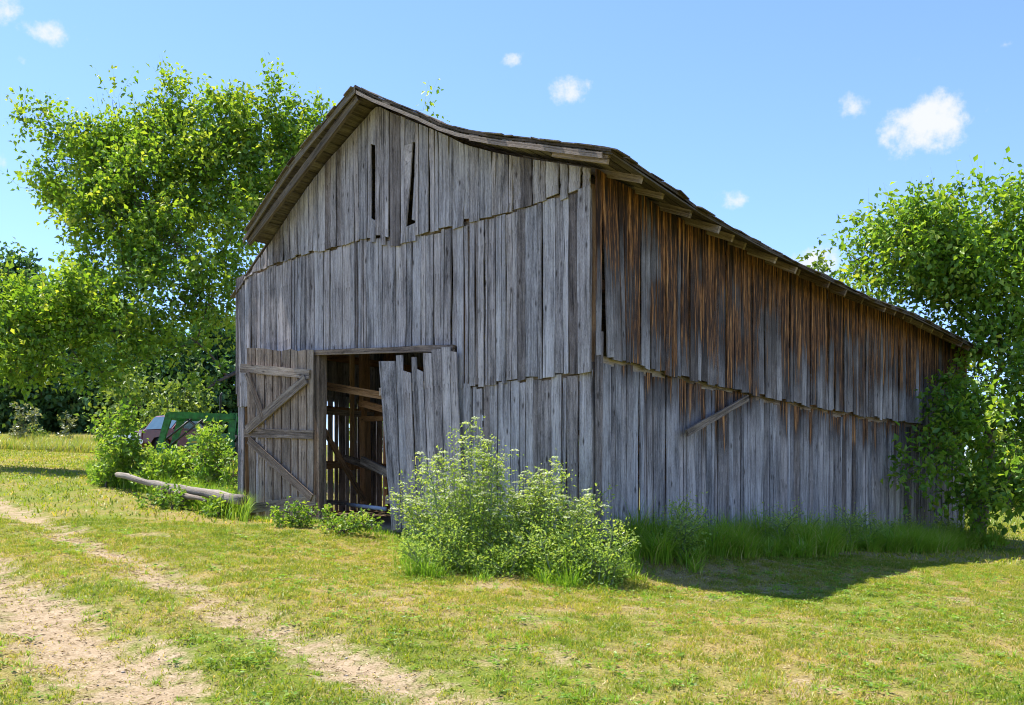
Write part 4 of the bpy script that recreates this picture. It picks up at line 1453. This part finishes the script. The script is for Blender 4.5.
def place_wall(n):
    """tussocks: blades spring from a common crown and fall outwards"""
    nc = 260
    cs = rng.uniform(.4, 13.7, nc)
    ce = .08 + rng.uniform(0, 1, nc) ** .8 * (.75 + 1.15 * fbm(cs * .8, cs * 0 + 7.7, 6, 2))
    big = rng.uniform(0, 1, nc) ** 2.2 * (1.25 - .5 * ce) + .45 * np.exp(-((cs - 4.2) / .7) ** 2) + .25 * np.exp(-((cs - 8.2) / 1.2) ** 2)
    w = .4 + big
    i = rng.choice(nc, n, p=w / w.sum())
    a = rng.uniform(0, 2 * math.pi, n)
    rr = np.abs(rng.normal(size=n)) * (.05 + .10 * big[i])
    x0 = A.x + UR.x * cs[i] + NR.x * ce[i]; y0 = A.y + UR.y * cs[i] + NR.y * ce[i]
    return x0 + np.cos(a) * rr, y0 + np.sin(a) * rr, .42 + .75 * big[i], a + rng.normal(size=n) * .5


tall_grass("tall_grass", "tall dark green grass along the foot of the shaded side wall", 26000, place_wall, .36, .78, .014, 'tallgrass', .2, (.5, 2.0))


def wall_stems(s0, s1, n, hmin, hmax):
    res = []
    for i in range(n):
        s_ = random.uniform(s0, s1)
        p = A + UR * s_ + NR * random.uniform(.3, 1.0)
        q = on_ground(CX + F * p.x / p.y, p.y)
        top = q + Vector((random.uniform(-.1, .1), random.uniform(-.1, .1), random.uniform(hmin, hmax)))
        res.append((CX + F * p.x / p.y, CX + F * top.x / top.y, YH - F * (top.z - HC) / top.y, p.y))
    return res


hemlock("leafy_weeds", "small leafy weeds among the first tall grass right of the barn corner", wall_stems(.5, 2.2, 12, .25, .6), 20, 0, "stuff")
hemlock("leafy_weeds", "scattered leafy weeds in the tall grass under the middle of the side wall", wall_stems(3.0, 8.5, 22, .25, .65), 18, 0, "stuff")
hemlock("leafy_weeds", "leafy weeds at the thin end of the grass near the right tree", wall_stems(9.5, 14.2, 22, .2, .6), 18, 0, "stuff")


def place_front(n):
    t_ = rng.uniform(-.2, LF + .4, n)
    o = .10 + rng.uniform(0, 1, n) ** 1.4 * .55
    x = A.x + UF.x * t_ + NF.x * o; y = A.y + UF.y * t_ + NF.y * o
    keep = np.where((t_ > T_OPEN0 + .3) & (t_ < LF - .2), .38, 1.0)
    return x, y, keep


tall_grass("tall_grass", "short rank grass along the foot of the barn's gable front", 6000, place_front, .10, .38, .009, 'tallgrass', .1)


def place_log(n):
    k = rng.uniform(0, 1, n)
    px = 88 + 160 * k
    Y = 22.9 - 5.9 * k + rng.normal(size=n) * .5
    return (px - CX) / F * Y, Y, .6 + .7 * fbm(k * 14, k * 0, 8, 2)


tall_grass("tall_grass", "rank green grass around the fallen log", 9000, place_log, .25, .62, .012, 'tallgrass', .12)


def place_meadow(n):
    Y = rng.uniform(38, 47, n)
    px = rng.uniform(-90, 120, n)
    cl = fbm(px * .05, Y * .5, 15, 3)
    return (px - CX) / F * Y, Y, .55 + .9 * cl


tall_grass("tall_grass", "uncut tan and green meadow grass before the far wood", 16000, place_meadow, .2, .62, .035, 'meadow')


def place_rightfield(n):
    Y = rng.uniform(33, 60, n)
    px = rng.uniform(940, 1180, n)
    return (px - CX) / F * Y, Y, .5 + .6 * fbm(px * .05, Y * .4, 19, 3)


tall_grass("tall_grass", "pale field grass beyond the right tree", 7000, place_rightfield, .2, .5, .04, 'meadow', -.15)

def place_bush(n):
    nc = 110
    cx_ = rng.uniform(402, 640, nc); cy_ = rng.uniform(11.35, 12.9, nc)
    big = rng.uniform(0, 1, nc) ** 2
    i = rng.integers(0, nc, n)
    a = rng.uniform(0, 2 * math.pi, n)
    rr = np.abs(rng.normal(size=n)) * .07
    return (cx_[i] - CX) / F * cy_[i] + np.cos(a) * rr, cy_[i] + np.sin(a) * rr, .35 + .9 * big[i], a + rng.normal(size=n) * .5


tall_grass("tall_grass", "rank bright green grass round the foot of the white-flowered weeds", 3600, place_bush, .16, .46, .011, 'tallgrass', .05, (.3, 1.9))

# the mown lawn: short blades, thinner on the ruts
def lawn(name, label, n, Y0, Y1, hmin, hmax, wd, pad):
    u = rng.uniform(0, 1, n)
    Y = np.sqrt(Y0 ** 2 + u * (Y1 ** 2 - Y0 ** 2))
    X = rng.uniform(-1, 1, n) * (.545 * Y + pad)
    b = bare(X, Y)
    cl = fbm(X * 7, Y * 5, 61, 3)
    clump = sstep(.30, .62, cl + .25 * (fbm(X * 1.4, Y * 1.4, 62, 3) - .5))
    keep = (rng.uniform(0, 1, n) > b * 1.02) & (rng.uniform(0, 1, n) < (.22 + .78 * clump) * np.where(b > .3, clump, 1)) & ~inside_barn(X, Y, .02)
    X, Y, b = X[keep], Y[keep], b[keep]
    n = len(X)
    d = dryness(X, Y)
    pos = np.stack([X, Y, gz(X, Y) - .004], 1)
    tuft = fbm(X * 3.1, Y * 3.1, 41, 3)
    h = rng.uniform(hmin, hmax, n) * (.45 + 1.0 * tuft) * (1 - .5 * b) * (.6 + .5 * clump[keep]) * np.where((b > .12) & (b < .5), 1.35, 1)
    rn = np.clip(.15 + .72 * d + .17 * rng.normal(size=n) + .30 * b - .30 * (clump[keep] - .5) + np.where(rng.uniform(0, 1, n) < .10, .5, 0), 0, 1)
    v, f = blade_arrays(pos, h, wd * rng.uniform(.6, 1.3, n), rng.uniform(0, 6.283, n), rng.uniform(.2, 2.2, n))
    o = np_mesh(name, v, f, M['lawn'], None, np.repeat(rn, 5))
    return tag(o, label, "grass", kind='stuff')


lawn("grass", "short mown grass of the foreground, green with dry patches", 780000, 5.0, 15.5, .020, .062, .0075, 3.6)
lawn("grass", "mown grass farther back on the slope", 200000, 15.5, 44, .06, .12, .022, 5.0)

def place_tufts(n):
    nc = 1500
    Yc = np.sqrt(5.5 ** 2 + rng.uniform(0, 1, nc) * (15 ** 2 - 5.5 ** 2)); Xc = rng.uniform(-1, 1, nc) * (.54 * Yc + .5)
    ok_ = (bare(Xc, Yc) < .55) & ~inside_barn(Xc, Yc, .3) & (fbm(Xc * 1.2, Yc * 1.2, 71, 3) > .44)
    Xc, Yc = Xc[ok_], Yc[ok_]; nc = len(Xc)
    big = rng.uniform(0, 1, nc) ** 3
    i = rng.integers(0, nc, n)
    a = rng.uniform(0, 2 * math.pi, n)
    rr = np.abs(rng.normal(size=n)) * (.018 + .03 * big[i])
    return Xc[i] + np.cos(a) * rr, Yc[i] + np.sin(a) * rr, .6 + .8 * big[i], a + rng.normal(size=n) * .6


tall_grass("grass_tufts", "longer grass tufts missed by the mower across the lawn", 20000, place_tufts, .05, .11, .006, 'tallgrass', .1, (.4, 2.0))

# ------------------------------------------------------------------ log and its stub
p0, p1 = at(117, 474, 19.9), at(243, 500, 16.5)
lg = MB()
pts = [p0.lerp(p1, i / 11) + Vector((random.uniform(-.02, .02), random.uniform(-.02, .02), random.uniform(-.015, .015) - .04 * math.sin(math.pi * i / 11))) for i in range(12)]
lg.tube(pts, [.05 + .05 * (i / 11) + random.uniform(-.010, .010) for i in range(12)], 12, .9, .16)
lgo = lg.build("log", M['logwood'], None, True)
tag(lgo, "long grey weathered log lying in the weeds left of the barn", "log")
lg = MB()
q0, q1 = at(160, 488, 18.6), at(206, 501, 16.9)
pts = [q0.lerp(q1, i / 6) + Vector((0, 0, random.uniform(-.02, .02))) for i in range(7)]
lg.tube(pts, [.05, .055, .055, .05, .05, .04, .02], 8, .6, .1)
tag(lg.build("branch", M['logwood'], None, True), "short split grey branch lying against the long log", "branch")
lg = MB()
zb = on_ground(163.5, 17.9)
lg.tube([zb - Vector((0, 0, .1)), zb + Vector((.01, 0, .2)), Vector((zb.x, zb.y, at(163, 487, 17.9).z))], [.055, .05, .05], 8, .3, .08)
tag(lg.build("stub_post", M['logwood'], None, True), "short round grey post under the middle of the log", "post")

# ------------------------------------------------------------------ vehicles
def bm_obj(name, bm, m, parent, bevel=0.0, smooth=False):
    if bevel:
        bmesh.ops.bevel(bm, geom=bm.edges[:], offset=bevel, segments=2, affect='EDGES', clamp_overlap=True)
    bmesh.ops.recalc_face_normals(bm, faces=bm.faces[:])
    me = bpy.data.meshes.new(name)
    bm.to_mesh(me); bm.free()
    if smooth:
        for p in me.polygons: p.use_smooth = True
    me.materials.append(m)
    o = bpy.data.objects.new(name, me)
    COL.objects.link(o)
    o.parent = parent
    return o


def bm_prism(profile, y0, y1, taper=None):
    """profile in x,z; extruded along y"""
    bm = bmesh.new()
    a = [bm.verts.new((x, y0, z)) for x, z in profile]
    b = [bm.verts.new((x, y1, z)) for x, z in profile]
    bm.faces.new(a); bm.faces.new(b[::-1])
    n = len(profile)
    for i in range(n):
        bm.faces.new((a[i], b[i], b[(i + 1) % n], a[(i + 1) % n]))
    return bm


def bm_box(x0, x1, y0, y1, z0, z1):
    return bm_prism([(x0, z0), (x1, z0), (x1, z1), (x0, z1)], y0, y1)


def bm_lathe(prof, seg=28, y=0.0, cx=0.0, cz=0.0):
    """prof: (radius, y offset) ring profile around the y axis"""
    bm = bmesh.new()
    rings = []
    for r, yo in prof:
        rings.append([bm.verts.new((cx + r * math.cos(2 * math.pi * i / seg), y + yo, cz + r * math.sin(2 * math.pi * i / seg))) for i in range(seg)])
    k = len(rings)
    for a in range(k):
        b = (a + 1) % k
        for i in range(seg):
            j = (i + 1) % seg
            bm.faces.new((rings[a][i], rings[a][j], rings[b][j], rings[b][i]))
    return bm


def wheel(parent, x, y, r, w, rim_m, lugs=0):
    bm = bm_lathe([(r * .58, -w / 2), (r * .92, -w / 2), (r, -w * .35), (r, w * .35), (r * .92, w / 2), (r * .58, w / 2)], 32, y, x, r)
    if lugs:
        for i in range(lugs):
            a = 2 * math.pi * i / lugs
            c, s_ = math.cos(a), math.sin(a)
            d, e = .035, .05
            for sg in (-1, 1):
                vs = []
                for rr in (r - .01, r + .035):
                    for yy, aa in ((0, a), (0, a + .09), (sg * w * .48, a + .13), (sg * w * .48, a + .04)):
                        vs.append(bm.verts.new((x + rr * math.cos(aa), y + yy, r + rr * math.sin(aa))))
                for q in ((0, 1, 2, 3), (7, 6, 5, 4), (0, 4, 5, 1), (1, 5, 6, 2), (2, 6, 7, 3), (3, 7, 4, 0)):
                    bm.faces.new([vs[k_] for k_ in q])
    ty = bm_obj("wheel", bm, M['rubber'], parent, 0, False)
    rm = bm_lathe([(r * .60, -w * .3), (r * .60, w * .3), (r * .5, w * .12), (r * .18, w * .2), (.01, w * .2), (.01, -w * .2), (r * .18, -w * .2), (r * .5, -w * .12)], 28, y, x, r)
    bm_obj("rim", rm, rim_m, ty, 0, True)
    return ty


def tube_obj(name, pts, r, m, parent, sides=10):
    b = MB(); b.tube([Vector(p) for p in pts], [r] * len(pts), sides, .5)
    return b.build(name, m, parent, True, local=True)


# green tractor with front loader, nose to the left
TY = 28.6
kn = at(174, 414, TY)
tg = on_ground(238, TY)
trac = empty("tractor", tg, "green farm tractor with a raised front loader arm, half hidden by weeds", "tractor", None, math.radians(176))
gp = MB  # keep local frame: x forward (to the left in the picture), z up
kx = (tg.x - kn.x) - .0
kz = kn.z - tg.z
bm_obj("hood", bm_prism([(.15, .72), (1.35, .70), (1.42, .88), (1.34, 1.02), (.9, 1.10), (.15, 1.14)], -.27, .27), M['faded_green'], trac, .05)
bm_obj("hood_stripe", bm_box(.2, 1.3, -.278, .278, .86, .92), M['yellow_paint'], trac, .004)
bm_obj("grille", bm_box(1.36, 1.43, -.2, .2, .74, .94), M['dark_metal'], trac, .02)
bm_obj("engine_block", bm_box(-.55, 1.3, -.2, .2, .40, .74), M['dark_metal'], trac, .04)
bm_obj("platform", bm_box(-.95, .15, -.48, .48, .60, .68), M['green_paint'], trac, .02)
bm_obj("seat", bm_prism([(-.85, .85), (-.35, .85), (-.35, .97), (-.72, .98), (-.86, 1.42), (-.96, 1.42), (-.92, .9)], -.24, .24), M['seat'], trac, .04)
for sy in (-1, 1):
    bm_obj("fender", bm_prism([(-1.45, .95), (-1.3, 1.25), (-.95, 1.38), (-.55, 1.3), (-.3, 1.02), (-.36, 1.0), (-.6, 1.24), (-.95, 1.32), (-1.26, 1.2), (-1.38, .95)], sy * .5 - .2, sy * .5 + .2), M['green_paint'], trac, .01)
    wheel(trac, -.85, sy * .68, .64, .36, M['yellow_paint'], 18)
    wheel(trac, 1.05, sy * .58, .38, .22, M['yellow_paint'], 14)
    # loader arm: post, boom, knee, dipper
    arm = bm_prism([(-.05, kz - .04), (kx - .05, kz + .04), (kx + .10, kz - .02), (kx + .46, kz - 1.28), (kx + .32, kz - 1.34), (kx - .06, kz - .14), (-.05, kz - .20)], sy * .44 - .045, sy * .44 + .045)
    bm_obj("loader_arm", arm, M['green_paint'], trac, .012)
    bm_obj("loader_post", bm_prism([(.05, .5), (.2, .5), (.1, kz), (-.1, kz)], sy * .36 - .05, sy * .36 + .05), M['green_paint'], trac, .01)
    tube_obj("hydraulic_ram", [(.3, sy * .44, .75), (kx * .72, sy * .44, kz - .17)], .035, M['dark_metal'], trac)
    tube_obj("hydraulic_ram", [(kx * .62, sy * .36, kz - .1), (kx + .28, sy * .36, kz - .85)], .03, M['dark_metal'], trac)
    tube_obj("headlight", [(1.36, sy * .15, .99), (1.40, sy * .15, .99)], .045, M['lamp'], trac)
bm_obj("cross_tube", bm_box(kx + .0, kx + .12, -.44, .44, kz - .16, kz - .05), M['green_paint'], trac, .02)
bz = kz - 1.32
bm_obj("bucket", bm_prism([(kx + .36, bz + .28), (kx + .34, bz - .18), (kx + .50, bz - .30), (kx + .98, bz - .30), (kx + .98, bz - .27), (kx + .52, bz - .27), (kx + .38, bz - .16), (kx + .40, bz + .28)], -.75, .75), M['green_paint'], trac, .004)
tube_obj("roll_bar", [(-1.0, -.5, .7), (-1.0, -.5, 2.0), (-1.0, -.35, 2.12), (-1.0, .35, 2.12), (-1.0, .5, 2.0), (-1.0, .5, .7)], .04, M['green_paint'], trac)
tube_obj("exhaust_pipe", [(.45, .18, 1.08), (.45, .18, 2.22), (.40, .18, 2.30)], .03, M['dark_metal'], trac)
tube_obj("steering_column", [(.1, 0, .9), (-.18, 0, 1.32)], .03, M['dark_metal'], trac)
stw = MB(); ring = [Vector((-.18 + .09 * math.sin(a), .19 * math.cos(a), 1.34 + .16 * math.sin(a))) for a in [i * math.pi / 10 for i in range(21)]]
stw.tube(ring, [.014] * 21, 6, .5); stw.build("steering_wheel", M['dark_metal'], trac, True, local=True)

# maroon pickup beyond it, nose to the left
PY = 39.0
pg = on_ground(176, PY)
tk = empty("pickup_truck", pg, "dark maroon pickup truck parked beyond the green tractor", "truck", None, math.radians(243))
body = [(-2.6, .48), (-2.6, 1.02), (-.72, 1.02), (-.66, 1.06), (.92, 1.06), (1.0, 1.03), (2.30, .95), (2.48, .86), (2.52, .5), (2.1, .42), (1.95, .70), (1.5, .80), (1.12, .66), (1.0, .40), (-1.0, .40), (-1.15, .66), (-1.55, .80), (-1.95, .66), (-2.1, .44)]
bm_obj("body", bm_prism(body, -.88, .88), M['maroon'], tk, .03)
bm_obj("cab", bm_prism([(-.72, 1.04), (.95, 1.04), (.38, 1.62), (.2, 1.68), (-.55, 1.68), (-.68, 1.60)], -.80, .80), M['maroon'], tk, .05)
bm_obj("windscreen", bm_prism([(.90, 1.09), (.93, 1.09), (.44, 1.60), (.41, 1.60)], -.68, .68), M['glass'], tk, 0)
bm_obj("rear_window", bm_box(-.735, -.70, -.6, .6, 1.15, 1.55), M['glass'], tk, .0)
for sy in (-1, 1):
    bm_obj("side_window", bm_prism([(-.55, 1.12), (.72, 1.12), (.30, 1.58), (-.52, 1.58)], sy * .805 - .008, sy * .805 + .008), M['glass'], tk, .0)
    bm_obj("headlight", bm_box(2.47, 2.53, sy * .66 - .17, sy * .66 + .17, .66, .82), M['lamp'], tk, .01)
    wheel(tk, 1.53, sy * .78, .37, .24, M['steel'])
    wheel(tk, -1.55, sy * .78, .37, .24, M['steel'])
    bm_obj("mirror", bm_box(.62, .74, sy * .98 - .1, sy * .98 + .1, 1.1, 1.28), M['dark_metal'], tk, .02)
bm_obj("bumper", bm_box(2.46, 2.64, -.9, .9, .42, .58), M['chrome'], tk, .03)
bm_obj("grille", bm_box(2.44, 2.525, -.46, .46, .62, .84), M['chrome'], tk, .01)
bm_obj("bed_liner", bm_box(-2.5, -.8, -.75, .75, 1.015, 1.03), M['dark_metal'], tk, 0)

# small red drum in the weeds left of the truck
rg = on_ground(116, 40)
dr = MB()
dh = at(116, 428, 40).z
zr = rg.z
dr.tube([Vector((rg.x, rg.y, zr)), Vector((rg.x, rg.y, zr + .02)), Vector((rg.x, rg.y, zr + .30)), Vector((rg.x, rg.y, zr + .32)), Vector((rg.x, rg.y, zr + .34)), Vector((rg.x, rg.y, zr + .62)), Vector((rg.x, rg.y, zr + .64)), Vector((rg.x, rg.y, zr + .66)), Vector((rg.x, rg.y, dh - .02)), Vector((rg.x, rg.y, dh))],
        [.24, .25, .25, .265, .25, .25, .265, .25, .25, .24], 20, .5)
tag(dr.build("drum", M['red'], None, True), "small red drum standing at the wood's edge beside the bramble", "drum")

# dry clippings and bits of straw lying on the ruts and between the tufts
nS = 60000
Yq = np.sqrt(5.4 ** 2 + rng.uniform(0, 1, nS) * (15 ** 2 - 5.4 ** 2)); Xq = rng.uniform(-1, 1, nS) * (.545 * Yq + .6)
bq = bare(Xq, Yq)
kq = (rng.uniform(0, 1, nS) < .35 + .5 * bq) & ~inside_barn(Xq, Yq, .02) & (fbm(Xq * 6, Yq * 5, 91, 3) > .40)
Xq, Yq = Xq[kq], Yq[kq]; nS = len(Xq)
aq = rng.uniform(0, 6.283, nS)
v, f = leaf_arrays(np.stack([Xq, Yq, gz(Xq, Yq) + .008], 1), np.stack([np.cos(aq), np.sin(aq), rng.normal(size=nS) * .15], 1), np.stack([rng.normal(size=nS) * .3, rng.normal(size=nS) * .3, np.ones(nS)], 1), rng.uniform(.02, .075, nS), rng.uniform(.004, .010, nS), .3)
M['straw'] = leaf_material("dry_straw", [(0, (.09, .06, .03)), (.35, (.26, .18, .09)), (.7, (.46, .36, .19)), (1, (.60, .50, .30))], .15, .02, (1, 1, .9))
tag(np_mesh("straw", v, f, M['straw'], None, np.repeat(rng.uniform(0, 1, nS), 4)), "dry straw clippings scattered on the lane and lawn", "straw", kind='stuff')

# low broad-leaved weeds (clover, plantain) in the lawn
nR = 1500
Yq = np.sqrt(5.6 ** 2 + rng.uniform(0, 1, nR) * (14 ** 2 - 5.6 ** 2)); Xq = rng.uniform(-1, 1, nR) * (.53 * Yq + .4)
kq = (bare(Xq, Yq) < .62) & ~inside_barn(Xq, Yq, .3) & (fbm(Xq * 1.1, Yq * 1.1, 95, 3) > .5)
Xq, Yq = Xq[kq], Yq[kq]; nR = len(Xq)
nl_ = 9
an = rng.uniform(0, 6.283, (nR, nl_)); rad_ = rng.uniform(.0, .05, (nR, nl_))
px_ = Xq[:, None] + np.cos(an) * rad_; py_ = Yq[:, None] + np.sin(an) * rad_
pz_ = np.repeat(gz(Xq, Yq)[:, None], nl_, 1) + rng.uniform(.012, .045, (nR, nl_))
ax_ = np.stack([np.cos(an), np.sin(an), rng.uniform(-.1, .5, (nR, nl_))], -1)
v, f = leaf_arrays(np.stack([px_, py_, pz_], -1).reshape(-1, 3), ax_.reshape(-1, 3), np.tile([[0, 0, 1.0]], (nR * nl_, 1)) + rng.normal(size=(nR * nl_, 3)) * .3, rng.uniform(.025, .06, nR * nl_), rng.uniform(.014, .03, nR * nl_), .15)
tag(np_mesh("lawn_weeds", v, f, M['bramble'], None, np.repeat(np.clip(.35 + .25 * rng.normal(size=nR * nl_), 0, 1), 4)), "small broad-leaved weeds dotted through the mown grass", "weeds", kind='stuff')

# pebbles pressed into the ruts
nP = 1200
Yq = np.sqrt(5.4 ** 2 + rng.uniform(0, 1, nP) * (15 ** 2 - 5.4 ** 2)); Xq = rng.uniform(-1, .35, nP) * (.545 * Yq + .6)
kq = rng.uniform(0, 1, nP) < bare(Xq, Yq) - .25
Xq, Yq = Xq[kq], Yq[kq]; nP = len(Xq)
oct_v = np.array([[1, 0, 0], [0, 1, 0], [-1, 0, 0], [0, -1, 0], [0, 0, .6], [0, 0, -.6]], float)
oct_f = np.array([[0, 1, 4], [1, 2, 4], [2, 3, 4], [3, 0, 4], [1, 0, 5], [2, 1, 5], [3, 2, 5], [0, 3, 5]])
v = oct_v[None] * (1 + .3 * rng.normal(size=(nP, 6, 1))) * rng.uniform(.005, .016, nP)[:, None, None] + np.stack([Xq, Yq, gz(Xq, Yq) + .003], 1)[:, None, :]
f = (np.arange(nP)[:, None, None] * 6 + oct_f[None]).reshape(-1, 3)
M['pebble'] = plain("pebble_stone", (.34, .29, .24), .85, var=.4, scale=3)
tag(np_mesh("gravel", v.reshape(-1, 3), f, M['pebble']), "small pebbles pressed into the dirt ruts", "gravel", kind='stuff')
